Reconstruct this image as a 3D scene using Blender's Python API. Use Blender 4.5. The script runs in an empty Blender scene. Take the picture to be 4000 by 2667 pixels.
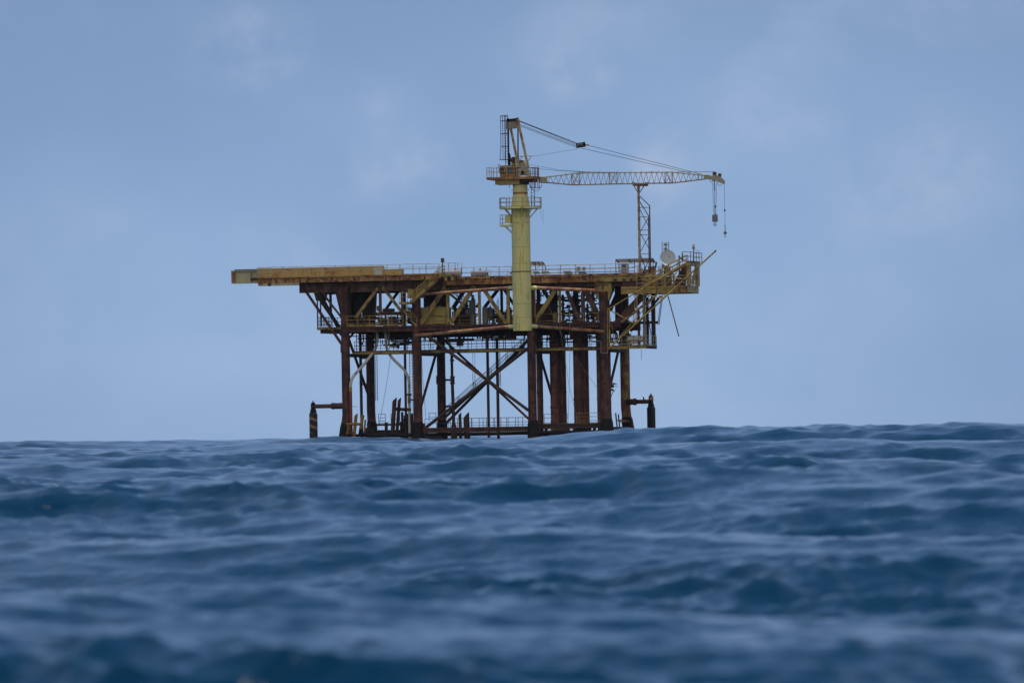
import bpy, math, random
import numpy as np
from mathutils import Vector, Matrix

random.seed(7)
C = bpy.context.scene.collection
scene = bpy.context.scene
PI = math.pi
R = math.radians

# ------------------------------------------------------------------ camera
# World axes follow the platform: +X along its length, +Y away from the viewer, Z up, sea level 0.
DIST, YAW, ROLL, EYE, FPX, HZ = 800.0, R(13.5), R(0.95), 1.0, 26400.0, 1698.0
PITCH = (HZ - 1333.5) / FPX
cam_pos = Vector((DIST * math.sin(YAW), -DIST * math.cos(YAW), EYE))
fh = Vector((-math.sin(YAW), math.cos(YAW), 0))
rh = Vector((math.cos(YAW), math.sin(YAW), 0))
fwd = (fh * math.cos(PITCH) + Vector((0, 0, math.sin(PITCH)))).normalized()
up0 = rh.cross(fwd).normalized()
cx = (rh * math.cos(ROLL) - up0 * math.sin(ROLL)).normalized()
cy = (up0 * math.cos(ROLL) + rh * math.sin(ROLL)).normalized()
cam = bpy.data.cameras.new('camera')
cam.lens = FPX / 4000 * 36.0
cam.sensor_width = 36.0
cam.clip_start = 0.5
cam.clip_end = 60000
cam.dof.use_dof = True
cam.dof.focus_distance = DIST - 4
cam.dof.aperture_fstop = 5.0
camo = bpy.data.objects.new('camera', cam)
C.objects.link(camo)
mw = Matrix((cx, cy, -fwd)).transposed().to_4x4()
mw.translation = cam_pos
camo.matrix_world = mw
scene.camera = camo


def W(p, v):
    """survey helper: the point of the plane y = v that is sighted at photo position p (real place of the member)"""
    d = cx * ((p[0] - 2000) / FPX) + cy * ((1333.5 - p[1]) / FPX) + fwd
    t = (v - cam_pos.y) / d.y
    return cam_pos + d * t


def zf(ox, oy, s):
    return lambda x, y: (ox + x / s, oy + y / s)


R1, R2, R3, R4 = zf(880, 900, 3.92), zf(1400, 900, 3.92), zf(1900, 900, 3.92), zf(2250, 900, 3.92)
A, B, Cc, D = zf(1180, 1080, 5.2267), zf(1580, 1080, 5.2267), zf(1980, 1080, 5.2267), zf(2280, 1080, 5.2267)
E, F, G, H = zf(1180, 1300, 3.485), zf(1600, 1300, 3.7327), zf(2030, 1280, 3.5633), zf(1180, 1520, 3.92)
I, J, K, L = zf(1880, 430, 4.9), zf(1900, 700, 6.2733), zf(2050, 450, 2.94), zf(2400, 650, 3.92)
M, N = zf(2420, 930, 6.5333), zf(2350, 1480, 7.128)
S_ = lambda x, y: (x, y)
PX = 1 / 33.1        # metres per photo pixel at the platform


# ------------------------------------------------------------------ mesh builder
class MB:
    def __init__(s):
        s.v, s.f, s.smooth = [], [], []

    def add(s, vs, fs, smooth=False):
        n = len(s.v)
        s.v += [tuple(q) for q in vs]
        s.f += [tuple(i + n for i in q) for q in fs]
        s.smooth += [smooth] * len(fs)
        return s

    def tube(s, p0, p1, r, r1=None, n=10, caps=True):
        return s.path([p0, p1], [r, r if r1 is None else r1], n, caps)

    def path(s, pts, r, n=10, caps=True):
        pts = [Vector(p) for p in pts]
        if not isinstance(r, (list, tuple)):
            r = [r] * len(pts)
        vs, fs = [], []
        t0 = (pts[1] - pts[0]).normalized()
        ref = Vector((0, 0, 1)) if abs(t0.z) < .9 else Vector((0, 1, 0))
        a = t0.cross(ref).normalized()
        for i, p in enumerate(pts):
            if i == 0:
                t = t0
            elif i == len(pts) - 1:
                t = (pts[i] - pts[i - 1]).normalized()
            else:
                t = ((pts[i + 1] - p).normalized() + (p - pts[i - 1]).normalized()).normalized()
            a = (a - t * a.dot(t)).normalized()
            b = t.cross(a)
            for k in range(n):
                w = 2 * PI * k / n
                vs.append(p + (a * math.cos(w) + b * math.sin(w)) * r[i])
        for i in range(len(pts) - 1):
            for k in range(n):
                k2 = (k + 1) % n
                fs.append((i * n + k, i * n + k2, (i + 1) * n + k2, (i + 1) * n + k))
        s.add(vs, fs, n > 4)
        if caps:
            m = len(pts) - 1
            s.add(vs[:n], [tuple(range(n))[::-1]])
            s.add(vs[m * n:], [tuple(range(n))])
        return s

    def box(s, lo, hi):
        x0, y0, z0 = [min(a, b) for a, b in zip(lo, hi)]
        x1, y1, z1 = [max(a, b) for a, b in zip(lo, hi)]
        vs = [(x0, y0, z0), (x1, y0, z0), (x1, y1, z0), (x0, y1, z0), (x0, y0, z1), (x1, y0, z1), (x1, y1, z1), (x0, y1, z1)]
        return s.add(vs, [(0, 3, 2, 1), (4, 5, 6, 7), (0, 1, 5, 4), (1, 2, 6, 5), (2, 3, 7, 6), (3, 0, 4, 7)])

    def bar(s, p0, p1, w, h, up=(0, 0, 1)):
        """rectangular bar from p0 to p1; w sideways, h along up"""
        p0, p1 = Vector(p0), Vector(p1)
        t = (p1 - p0).normalized()
        u = Vector(up)
        if abs(t.dot(u)) > .95:
            u = Vector((0, 1, 0))
        a = t.cross(u).normalized()
        b = a.cross(t)
        vs = []
        for p in (p0, p1):
            for i, j in ((-1, -1), (1, -1), (1, 1), (-1, 1)):
                vs.append(p + a * (i * w / 2) + b * (j * h / 2))
        return s.add(vs, [(0, 1, 2, 3), (7, 6, 5, 4), (0, 4, 5, 1), (1, 5, 6, 2), (2, 6, 7, 3), (3, 7, 4, 0)])

    def ibeam(s, p0, p1, d, b=.4, tf=.05, tw=.03):
        """I section girder, p0/p1 on the top centre line"""
        p0, p1 = Vector(p0), Vector(p1)
        z = Vector((0, 0, 1))
        s.bar(p0 - z * tf / 2, p1 - z * tf / 2, b, tf)
        s.bar(p0 - z * d / 2, p1 - z * d / 2, tw, d - 2 * tf)
        s.bar(p0 - z * (d - tf / 2), p1 - z * (d - tf / 2), b, tf)
        t = (p1 - p0)
        n = int(t.length / 2.2)
        side = t.normalized().cross(z)
        for i in range(n + 1):
            q = p0 + t * (i / max(n, 1))
            for sg in (-1, 1):
                s.bar(q + side * sg * (b * .23) - z * (tf + .002), q + side * sg * (b * .23) - z * (d - tf - .002), .02, b * .42, up=side)
        return s

    def lathe(s, c, prof, n=24, axis='z'):
        """profile [(r, h)] turned round an axis through c"""
        vs, fs = [], []
        for r, h in prof:
            for k in range(n):
                w = 2 * PI * k / n
                x, y = r * math.cos(w), r * math.sin(w)
                o = {'z': (x, y, h), 'x': (h, x, y), 'y': (y, h, x)}[axis]
                vs.append((c[0] + o[0], c[1] + o[1], c[2] + o[2]))
        m = len(prof)
        for i in range(m - 1):
            for k in range(n):
                k2 = (k + 1) % n
                fs.append((i * n + k, i * n + k2, (i + 1) * n + k2, (i + 1) * n + k))
        s.add(vs, fs, True)
        s.add(vs[:n], [tuple(range(n))[::-1]])
        s.add(vs[-n:], [tuple(range(n))])
        return s

    def poly(s, pts, axis_vec):
        """prism: polygon pts extruded by axis_vec"""
        a = Vector(axis_vec)
        pts = [Vector(p) for p in pts]
        n = len(pts)
        vs = pts + [p + a for p in pts]
        fs = [tuple(range(n)), tuple(range(2 * n - 1, n - 1, -1))]
        for i in range(n):
            j = (i + 1) % n
            fs.append((i, i + n, j + n, j))
        return s.add(vs, fs)

    def torus(s, c, r, r2, axis='y', n=20, arc=1.0, start=0.0):
        pts = []
        m = max(4, int(n * arc))
        for k in range(m + 1):
            w = start + 2 * PI * arc * k / m
            x, y = r * math.cos(w), r * math.sin(w)
            o = {'y': (x, 0, y), 'x': (0, x, y), 'z': (x, y, 0)}[axis]
            pts.append(Vector(c) + Vector(o))
        return s.path(pts, r2, 6)

    def build(s, name, mat, parent=None, loc=None):
        off = wl[parent.name] if parent is not None else Vector(loc or (0, 0, 0))
        me = bpy.data.meshes.new(name)
        me.from_pydata([tuple(Vector(q) - off) for q in s.v], [], s.f)
        me.polygons.foreach_set('use_smooth', s.smooth)
        me.materials.append(mat)
        if any(s.smooth):
            try:
                me.set_sharp_from_angle(angle=R(42))
            except Exception:
                pass
        me.update()
        o = bpy.data.objects.new(name, me)
        C.objects.link(o)
        if parent is not None:
            o.parent = parent
        else:
            o.location = off
        wl[o.name] = off
        return o


wl = {}


def tag(o, label, cat, group=None, kind=None):
    if label:
        o['label'] = label
    if cat:
        o['category'] = cat
    if group:
        o['group'] = group
    if kind:
        o['kind'] = kind
    return o


def thing(name, label, cat, loc=(0, 0, 0), group=None):
    o = bpy.data.objects.new(name, None)
    C.objects.link(o)
    o.location = loc
    o.empty_display_size = .3
    wl[o.name] = Vector(loc)
    return tag(o, label, cat, group)


def dup(root, loc, label=None, rotz=0.0, scale=1.0):
    r = root.copy()
    C.objects.link(r)
    r.location = loc
    r.rotation_euler = (0, 0, rotz)
    r.scale = (scale,) * 3
    wl[r.name] = Vector(loc)
    if label:
        r['label'] = label
    for ch in list(root.children):
        c = ch.copy()
        C.objects.link(c)
        c.parent = r
        for g in list(ch.children):
            d = g.copy()
            C.objects.link(d)
            d.parent = c
    return r


def zdn(p, z):
    return Vector((p.x, p.y, z))


# ------------------------------------------------------------------ materials
def nodes(name):
    m = bpy.data.materials.new(name)
    m.use_nodes = True
    nt = m.node_tree
    b = nt.nodes['Principled BSDF']
    return m, nt, b


def mixc(nt, fac, a, b):
    n = nt.nodes.new('ShaderNodeMix')
    n.data_type = 'RGBA'
    for sock, val in ((n.inputs[0], fac), (n.inputs[6], a), (n.inputs[7], b)):
        if hasattr(val, 'links') or hasattr(val, 'is_linked'):
            nt.links.new(val, sock)
        else:
            sock.default_value = val if isinstance(val, float) else (*val, 1)
    return n.outputs[2]


def noise(nt, vec, scale, detail=6, rough=.6, mapscale=None, offs=(0, 0, 0)):
    if mapscale or offs != (0, 0, 0):
        mp = nt.nodes.new('ShaderNodeMapping')
        mp.inputs['Scale'].default_value = mapscale or (1, 1, 1)
        mp.inputs['Location'].default_value = offs
        nt.links.new(vec, mp.inputs['Vector'])
        vec = mp.outputs[0]
    n = nt.nodes.new('ShaderNodeTexNoise')
    n.inputs['Scale'].default_value = scale
    n.inputs['Detail'].default_value = detail
    n.inputs['Roughness'].default_value = rough
    nt.links.new(vec, n.inputs['Vector'])
    return n.outputs['Fac']


def ramp(nt, fac, lo, hi):
    n = nt.nodes.new('ShaderNodeMapRange')
    n.inputs['From Min'].default_value = lo
    n.inputs['From Max'].default_value = hi
    nt.links.new(fac, n.inputs['Value'])
    return n.outputs['Result']


def steel(name, paint, rust, amt=.5, rough=.6, flakes=.0, dark=(.02, .012, .01), streak=.3, paint2=None, scale=1.0):
    """painted steel: large rust patches, rust runs down the faces, dark bare flakes"""
    m, nt, b = nodes(name)
    geo = nt.nodes.new('ShaderNodeNewGeometry').outputs['Position']
    offs = (random.uniform(0, 50), random.uniform(0, 50), random.uniform(0, 50))
    col = paint
    if paint2:
        col = mixc(nt, ramp(nt, noise(nt, geo, .35 * scale, 3, .5, None, offs), .42, .6), paint, paint2)
    n1 = noise(nt, geo, .9 * scale, 9, .68, None, offs)
    t = .72 - .42 * amt
    c1 = mixc(nt, ramp(nt, n1, t - .07, t + .07), col, rust)
    n2 = noise(nt, geo, 1.0 * scale, 5, .6, (2.6, 2.6, .28), offs)
    ts = .70 - .4 * streak
    c2 = mixc(nt, ramp(nt, n2, ts - .04, ts + .12), c1, tuple(.75 * x for x in rust))
    n3 = noise(nt, geo, 2.3 * scale, 6, .7, None, (offs[1], offs[2], offs[0]))
    tf = .74 - .35 * flakes
    c3 = mixc(nt, ramp(nt, n3, tf, tf + .03), c2, dark)
    fine = noise(nt, geo, 9 * scale, 4, .6)
    br = nt.nodes.new('ShaderNodeMix')
    br.data_type = 'RGBA'
    br.blend_type = 'MULTIPLY'
    br.inputs[0].default_value = 1
    nt.links.new(c3, br.inputs[6])
    mr = nt.nodes.new('ShaderNodeMapRange')
    mr.inputs['To Min'].default_value = .72
    mr.inputs['To Max'].default_value = 1.28
    nt.links.new(fine, mr.inputs['Value'])
    cc = nt.nodes.new('ShaderNodeCombineColor')
    for i in range(3):
        nt.links.new(mr.outputs[0], cc.inputs[i])
    nt.links.new(cc.outputs[0], br.inputs[7])
    nt.links.new(br.outputs[2], b.inputs['Base Color'])
    b.inputs['Roughness'].default_value = rough
    b.inputs['Specular IOR Level'].default_value = .35
    bu = nt.nodes.new('ShaderNodeBump')
    bu.inputs['Strength'].default_value = .25
    bu.inputs['Distance'].default_value = .03
    nt.links.new(n1, bu.inputs['Height'])
    nt.links.new(bu.outputs[0], b.inputs['Normal'])
    return m


RUST = (.15, .055, .026)
DRUST = (.05, .02, .016)
m_yel = steel('yellow_steel', (.38, .265, .07), RUST, .35, .5, .1, streak=.3)
m_ygirder = steel('ochre_girder', (.47, .26, .085), (.22, .085, .034), .52, .6, .50, streak=.45)
m_ped = steel('pale_yellow_paint', (.68, .60, .205), (.34, .21, .09), .10, .5, .02, streak=.22, paint2=(.60, .555, .24), scale=.8)
m_ytruss = steel('dusty_yellow_steel', (.38, .27, .075), (.10, .05, .026), .42, .6, .15, streak=.3)
m_leg = steel('red_brown_steel', (.135, .047, .031), (.045, .019, .017), .52, .7, .42, (.014, .010, .012), streak=.45)
m_cond = steel('conductor_steel', (.20, .078, .048), (.09, .035, .027), .5, .7, .2, streak=.5)
m_tank = steel('tank_yellow', (.50, .39, .10), (.22, .10, .05), .2, .55, .1, streak=.25)
m_silver = steel('silver_sheet', (.22, .22, .24), (.16, .12, .10), .12, .4, 0, streak=.1)
m_plate = steel('deck_plating', (.26, .245, .23), (.15, .10, .07), .35, .7, .1, streak=0)
m_girdb = steel('brown_girder', (.15, .085, .055), (.07, .03, .024), .5, .65, .3, streak=.4)
m_legy = steel('ochre_leg', (.30, .20, .06), (.16, .055, .03), .48, .65, .1, streak=.4)
m_brace = steel('rusty_brace', (.12, .055, .034), (.055, .025, .02), .5, .7, .2, streak=.2)
m_strut = steel('orange_rusty_tube', (.36, .20, .10), (.19, .062, .034), .5, .6, .15, streak=.2)
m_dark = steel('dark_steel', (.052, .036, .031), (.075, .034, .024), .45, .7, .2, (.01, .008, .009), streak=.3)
m_wet = steel('marine_growth', (.007, .008, .010), (.020, .013, .011), .5, .9, .3, streak=.1)
m_green = steel('grey_green_paint', (.44, .41, .24), (.20, .10, .05), .12, .5, .05, streak=.12)
m_white = steel('weathered_white', (.52, .53, .48), (.20, .11, .07), .3, .5, .2, streak=.2)
m_grey = steel('grey_equipment', (.20, .20, .20), (.10, .06, .05), .25, .5, .1, streak=.2)
m_lgrey = steel('light_grey_sheet', (.42, .42, .44), (.25, .18, .14), .12, .45, 0, streak=.1)
m_cover = steel('skid_cover_paint', (.37, .265, .095), (.22, .10, .045), .28, .55, .25, streak=.2)
m_rail = steel('handrail_paint', (.36, .31, .17), (.20, .10, .06), .3, .5, .1, streak=.2)
m_railw = steel('pale_handrail', (.45, .40, .32), (.22, .11, .08), .4, .5, .1, streak=.2)
m_raild = steel('rusty_handrail', (.14, .065, .035), (.07, .03, .022), .5, .6, .1, streak=.2)
m_boom = steel('boom_paint', (.42, .34, .20), (.24, .11, .055), .5, .5, .15, streak=.15, scale=1.6)
m_boomg = steel('grey_boom_paint', (.36, .33, .23), (.20, .11, .06), .3, .5, .15, streak=.1)
m_redp = steel('red_pipe', (.20, .05, .045), (.10, .03, .025), .4, .6, .1, streak=.2)
m_bump = steel('bumper_yellow', (.27, .15, .022), (.09, .045, .02), .42, .6, .1, streak=.2)
m_black = steel('black_rubber', (.006, .006, .008), (.012, .009, .009), .4, .95, 0, streak=.1)
m_orange = steel('orange_machine', (.30, .15, .05), (.12, .05, .025), .4, .5, .1, streak=.2)
m_maroon = steel('maroon_machine', (.085, .03, .028), (.04, .018, .016), .4, .5, .1, streak=.2)
m_dish = steel('dish_paint', (.52, .58, .62), (.25, .26, .26), .05, .85, -.1, streak=0)
m_wire = steel('wire_rope', (.05, .045, .045), (.07, .04, .03), .4, .6, 0, streak=0)
m_glass = bpy.data.materials.new('lamp_glass')
m_glass.use_nodes = True
_b = m_glass.node_tree.nodes['Principled BSDF']
_b.inputs['Base Color'].default_value = (.75, .85, .9, 1)
_b.inputs['Roughness'].default_value = .12
_b.inputs['Transmission Weight'].default_value = .55
m_window = bpy.data.materials.new('cab_glass')
m_window.use_nodes = True
_b = m_window.node_tree.nodes['Principled BSDF']
_b.inputs['Base Color'].default_value = (.03, .05, .06, 1)
_b.inputs['Roughness'].default_value = .08
m_bird = bpy.data.materials.new('feathers')
m_bird.use_nodes = True
_b = m_bird.node_tree.nodes['Principled BSDF']
_b.inputs['Base Color'].default_value = (.018, .016, .016, 1)
_b.inputs['Roughness'].default_value = .7


def stripes(name):
    m, nt, b = nodes(name)
    geo = nt.nodes.new('ShaderNodeNewGeometry').outputs['Position']
    sp = nt.nodes.new('ShaderNodeSeparateXYZ')
    nt.links.new(geo, sp.inputs[0])
    mx = nt.nodes.new('ShaderNodeMath')
    mx.operation = 'MULTIPLY_ADD'
    mx.inputs[1].default_value = .38
    nt.links.new(sp.outputs[0], mx.inputs[0])
    nt.links.new(sp.outputs[2], mx.inputs[2])
    dv = nt.nodes.new('ShaderNodeMath')
    dv.operation = 'MULTIPLY_ADD'
    dv.inputs[1].default_value = 1 / .9
    dv.inputs[2].default_value = 20.5
    nt.links.new(mx.outputs[0], dv.inputs[0])
    fr = nt.nodes.new('ShaderNodeMath')
    fr.operation = 'FRACT'
    nt.links.new(dv.outputs[0], fr.inputs[0])
    band = ramp(nt, fr.outputs[0], .60, .63)
    n1 = noise(nt, geo, 3.2, 8, .7)
    wear = ramp(nt, n1, .36, .46)
    mm = nt.nodes.new('ShaderNodeMath')
    mm.operation = 'MULTIPLY'
    nt.links.new(band, mm.inputs[0])
    nt.links.new(wear, mm.inputs[1])
    z = ramp(nt, sp.outputs[2], 1.55, 1.75)
    m2 = nt.nodes.new('ShaderNodeMath')
    m2.operation = 'MULTIPLY'
    nt.links.new(mm.outputs[0], m2.inputs[0])
    nt.links.new(z, m2.inputs[1])
    c = mixc(nt, m2.outputs[0], (.007, .007, .009), (.20, .125, .055))
    nt.links.new(c, b.inputs['Base Color'])
    b.inputs['Roughness'].default_value = .75
    return m


m_stripe = stripes('striped_fender_paint')


# ------------------------------------------------------------------ rails, stairs
def runs(pts, spacing):
    out = []
    for a, b in zip(pts[:-1], pts[1:]):
        d = (b - a).length
        n = max(1, round(d / spacing))
        out += [a + (b - a) * (i / n) for i in range(n)]
    return out + [pts[-1]]


def rail(label, pts, mat, h=1.1, spacing=1.8, r=.032, levels=(1, .5), group='guard rails on the platform', parent=None, name='guard_rail', toe=False):
    pts = [Vector(p) for p in pts]
    root = parent or thing(name, label, 'railing', pts[0], group)
    mb = MB()
    z = Vector((0, 0, 1))
    for lv in levels:
        mb.path([p + z * (h * lv) for p in pts], r, 6)
    if toe:
        for a, b in zip(pts[:-1], pts[1:]):
            mb.bar(a + z * .1, b + z * .1, .02, .16)
    mb.build('handrail', mat, root)
    for p in runs(pts, spacing):
        MB().tube(p, p + z * h, r * 1.05, n=6).build('post', mat, root)
    return root


def stair(label, top, bot, width, mat, group='stairways of the platform', rails=True, pitch=.26, sw=.28, name='stairway', rr=.032):
    """straight flight from top to bot (centre of the near stringer), width = vector to the far stringer"""
    top, bot, width = Vector(top), Vector(bot), Vector(width)
    root = thing(name, label, 'stairs', bot, group)
    z = Vector((0, 0, 1))
    for w in (Vector(), width):
        MB().bar(top + w, bot + w, .06, sw).build('stringer', mat, root)
    n = max(3, int((top.z - bot.z) / pitch))
    mb = MB()
    for i in range(n):
        q = bot + (top - bot) * ((i + .5) / n)
        mb.bar(q + z * .03, q + width + z * .03, .24, .04)
    mb.build('treads', mat, root)
    if rails:
        for w in (Vector(), width):
            mb = MB()
            for hh in (1.0, .55):
                mb.tube(top + w + z * hh, bot + w + z * hh, rr, n=6)
            k = 5
            for i in range(k + 1):
                q = bot + w + (top - bot) * (i / k)
                mb.tube(q, q + z * 1.0, rr, n=6)
            mb.build('handrail', mat, root)
    return root
# ================================================================== OIL PLATFORM
plat = thing('oil_platform', 'rusty steel oil platform on eight tubular legs standing in the sea', 'oil platform', (0, 5.5, 0))
V1, V2 = 0.0, 11.0          # leg rows


def seg(name, mat, p, v, q, v2, wpx, n=12, parent=plat):
    return MB().tube(W(p, v), W(q, v2), wpx * PX / 2, n=n).build(name, mat, parent)


def vert(name, mat, p, v, ybot, wpx, n=12, parent=plat, zbot=None, w2=None):
    a = W(p, v)
    zb = W((p[0] + (ybot - p[1]) * .0166, ybot), v).z if zbot is None else zbot
    return MB().tube(zdn(a, zb), a, (w2 or wpx) * PX / 2, wpx * PX / 2, n=n).build(name, mat, parent)


def vbar(name, mat, p, v, ybot, wpx, parent=plat, d=.3):
    a = W(p, v)
    zb = W((p[0] + (ybot - p[1]) * .0166, ybot), v).z
    return MB().box((a.x - wpx * PX / 2, v - d / 2, zb), (a.x + wpx * PX / 2, v + d / 2, a.z)).build(name, mat, parent)


def dbar(name, mat, p, v, q, v2, wpx, parent=plat, d=.3):
    """rectangular diagonal in the plane of a truss"""
    a, b = W(p, v), W(q, v2)
    return MB().bar(a, b, d, wpx * PX, up=(0, 0, 1) if abs((b - a).normalized().z) < .9 else (1, 0, 0)).build(name, mat, parent)


# ---------- levels
zR = W((1900, 1078.6), -1.2).z          # top of the right-hand main deck
zL = W(R1(1600, 692), -1.6).z           # top of the left-hand walkway
zC = W(B(900, 985), 0).z                # cellar deck
zS = W(F(900, 232), 1.5).z              # sub-cellar walkway
zB = W(F(900, 1372), -.6).z             # boat landing
uR1 = W((1732, 1085), -1.2).x
uR2 = W((2488, 1080), -1.2).x
uL1 = W((1005, 1085), -1.6).x
uLd = W((1171, 1110), 0).x

# ---------- legs: (x at y=1320, row, bottom x shift)
legs = []
for i, (xc, w, mat, sh) in enumerate(((1349, 34, m_leg, -.42), (1628.5, 35, m_leg, 0), (2075.5, 34, m_leg, 0), (2363, 42, m_leg, .1))):
    p = W((xc, 1320), V1)
    r = w * PX / 2
    top = Vector((p.x, V1, zR - 1.3))
    low = Vector((p.x + sh, V1, .6))
    o = MB().path([Vector((p.x + sh * 2.2, V1, -4)), low, Vector((p.x, V1, 3.6)), top], [r * 1.12, r * 1.08, r, r], 20).build('leg', mat, plat)
    MB().path([Vector((p.x + sh * 2.2, V1, -4)), Vector((p.x + sh, V1, .6)), Vector((p.x + sh * .45, V1, 2.2)), Vector((p.x + sh * .3, V1, 2.7))], [r * 1.3, r * 1.26, r * 1.2, r * 1.05], 20).build('splash_zone_coating', m_wet, o)
    legs.append(p)
for i, (xc, w, mat, sh, wl_) in enumerate(((1445.5, 34, m_leg, .35, 0), (1722, 34, m_leg, .05, 0), (2166, 33, m_leg, 0, 0), (2440, 38, m_legy, .75, 0))):
    p = W((xc, 1360), V2)
    r = w * PX / 2
    top = Vector((p.x, V2, zR - 1.3))
    o = MB().path([Vector((p.x + sh * 1.6, V2, -4)), Vector((p.x + sh * .15, V2, 2.9)), Vector((p.x, V2, 4.2)), top], [r * 1.18, r * 1.02, r, r], 20).build('leg', mat, plat)
    MB().path([Vector((p.x + sh * 1.62, V2, -4)), Vector((p.x + sh * .2, V2, 2.5)), Vector((p.x + sh * .1, V2, 2.9))], [r * 1.32, r * 1.22, r * 1.05], 20).build('splash_zone_coating', m_wet, o)
    legs.append(p)
# patched sleeves on the legs
for (x0, x1, y0, y1, v) in ((1331, 1351, 1350, 1377, -.02), (2066, 2094, 1480, 1492, 0), (2346, 2386, 1290, 1340, 0)):
    a = W(((x0 + x1) / 2, y0), v)
    b = W(((x0 + x1) / 2, y1), v)
    MB().lathe((a.x, v, b.z), [((x1 - x0) * PX / 2 + .05, 0), ((x1 - x0) * PX / 2 + .05, a.z - b.z)], 18).build('leg_sleeve', m_dark, plat)
# clamp on the second rear leg
a, b = W((1722, 1467), V2), W((1722, 1500), V2)
MB().lathe((a.x, V2, b.z), [(.56, 0), (.58, .05), (.58, a.z - b.z - .05), (.56, a.z - b.z)], 18).build('leg_sleeve', m_dark, plat)

# ---------- jacket braces
seg('brace', m_brace, F(165, -25), 0, F(1735, 1130), 0, 12.5)
seg('brace', m_dark, F(1790, 175), 0, F(170, 1430), 0, 13)
seg('brace', m_brace, F(390, 0), V2, F(2110, 1600), V2, 10)
seg('brace', m_dark, F(2110, -280), V2, F(430, 1420), V2, 12)
seg('brace', m_dark, E(585, -60), 0, E(960, 1010), V2, 11)        # row brace, first pair
seg('brace', m_leg, E(1860, 150), V2, E(1560, 1210), 0, 11)
seg('brace', m_dark, (2085, 1300), 0, G(480, 1060), V2, 11)
seg('brace', m_leg, G(1400, 200), V2, G(1215, 1010), 0, 11)
seg('brace', m_leg, E(650, 60), 0, E(850, -160), V2, 9)
# horizontals at the water
for v, y in ((V1, 1690), (V2, 1690)):
    for i in range(3):
        a, b = legs[i + (0 if v == V1 else 4)], legs[i + 1 + (0 if v == V1 else 4)]
        if v == V1 and i == 1:
            continue
        MB().tube((a.x, v, 1.2), (b.x, v, 1.2), .22, n=12).build('brace', m_wet, plat)
for i in range(4):
    a, b = legs[i], legs[i + 4]
    MB().tube((a.x, V1, .75), (b.x, V2, .75), .26, n=12).build('brace', m_dark, plat)
    MB().tube((a.x, V1, zS - .5), (b.x, V2, zS - .5), .22, n=12).build('brace', m_dark, plat)
seg('brace', m_brace, N(300, 1365), 0, N(740, 1365), V2 - 1, 11)

# ---------- conductors
for (x0, x1, v) in ((224, 274, 6), (268, 312, 8), (411, 528, 5.0), (522, 586, 6.2), (578, 636, 7.8), (736, 854, 4.2), (847, 903, 6), (895, 952, 7.5), (1060, 1112, 4.2)):
    p = W(G((x0 + x1) / 2, 150), v)
    r = (x1 - x0) / 3.5633 * PX / 2
    o = MB().path([Vector((p.x + (.0 if x0 < 700 else .12), v, -4)), Vector((p.x + .03, v, 3)), Vector((p.x, v, zC - .2))], [r * 1.02, r * 1.01, r], 18).build('conductor_pipe', m_cond, plat)
    for zz in (zS + .6, 4.2 + (x0 % 3) * .9):
        MB().lathe((p.x + .02, v, zz), [(r * 1.0, -.14), (r * 1.1, -.1), (r * 1.1, .1), (r * 1.0, .14)], 18).build('pipe_collar', m_leg, o)
# slim caissons
for (pt, y0, w, v, mat) in ((F(1132, 60), 1710, 11.5, 6, m_dark), (F(1272, 60), 1710, 12.5, 6.5, m_dark), (E(1397, 60), 1710, 10.5, 7, m_dark),
                            (A(1180, 1130), 1390, 8, 5, m_dark)):
    vert('caisson', mat, pt, v, y0, w, zbot=-3)
# pump caisson beside the second rear leg with its clamps
p = W(F(610, 60), 8.5)
o = MB().path([(p.x, 8.5, zS + .3), (p.x, 8.5, 7.6), (p.x + .02, 8.5, 7.2), (p.x + .1, 8.5, 2.6), (p.x + .12, 8.5, 1.9), (p.x + .12, 8.5, -2)], [.17, .17, .2, .2, .38, .42], 14).build('pump_caisson', m_brace, plat)
for yy, rr, hh in ((400, .27, .2), (640, .3, .18), (735, .3, .18), (690, .26, .9)):
    q = W(F(612, yy), 8.5)
    MB().lathe((p.x + .04, 8.5, q.z), [(rr, -hh / 2), (rr, hh / 2)], 14).build('flange', m_brace, o)
for yy in (685, 1070):
    MB().tube(W(F(510, yy), V2), W(F(610, yy), 8.5), .13).build('caisson_strut', m_leg, plat)
# left caisson
p = W(E(790, 20), 6)
MB().path([(p.x, 6, zS + 2.6), (p.x + .02, 6, 4), (p.x + .06, 6, -3)], [.18, .18, .18], 14).build('caisson', m_brace, plat)
for yy in (345, 700):
    MB().tube(W(E(790, yy), 6), W(E(900, yy), V2), .1).build('caisson_strut', m_dark, plat)

# ---------- main deck
MB().box((uR1, -1.2, zR - .25), (uR2, 12.2, zR)).build('main_deck', m_ygirder, plat)
MB().box((uLd, .25, zR - .25), (uR1 - .003, 12.2, zR - .004)).build('main_deck', m_dark, plat)
xg2 = W((2334, 1090), -1.1).x
MB().ibeam((uR1, -1.0, zR - .253), (xg2, -1.0, zR - .253), .70, .36).build('edge_girder', m_ygirder, plat)
MB().ibeam((xg2 + .004, -1.04, zR - .253), (uR2, -1.04, zR - .253), .70, .36).build('edge_girder', m_yel, plat)
zg = zR - .256
for v, mat in ((0, m_girdb), (11, m_dark)):
    MB().ibeam((uLd, v, zg), (uR2 + 1.5 if v else uR2 - 2, v, zg), 1.25, .5).build('main_girder', mat, plat)
MB().ibeam((uLd + 1, 5.5, zg), (uR2, 5.5, zg), .9, .4).build('main_girder', m_dark, plat)
k = 0
x = uLd + .5
while x < uR2 - .5:
    MB().ibeam((x, -.78 if x > uR1 else .27, zg - .02), (x, 12, zg - .02), .75, .3).build('cross_beam', m_dark, plat)
    x += 2.62
MB().box((uR1 + .02, -1.15, zR + .004), (uR2 - .02, 12.15, zR + .012)).build('deck_plating', m_plate, plat)
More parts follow.
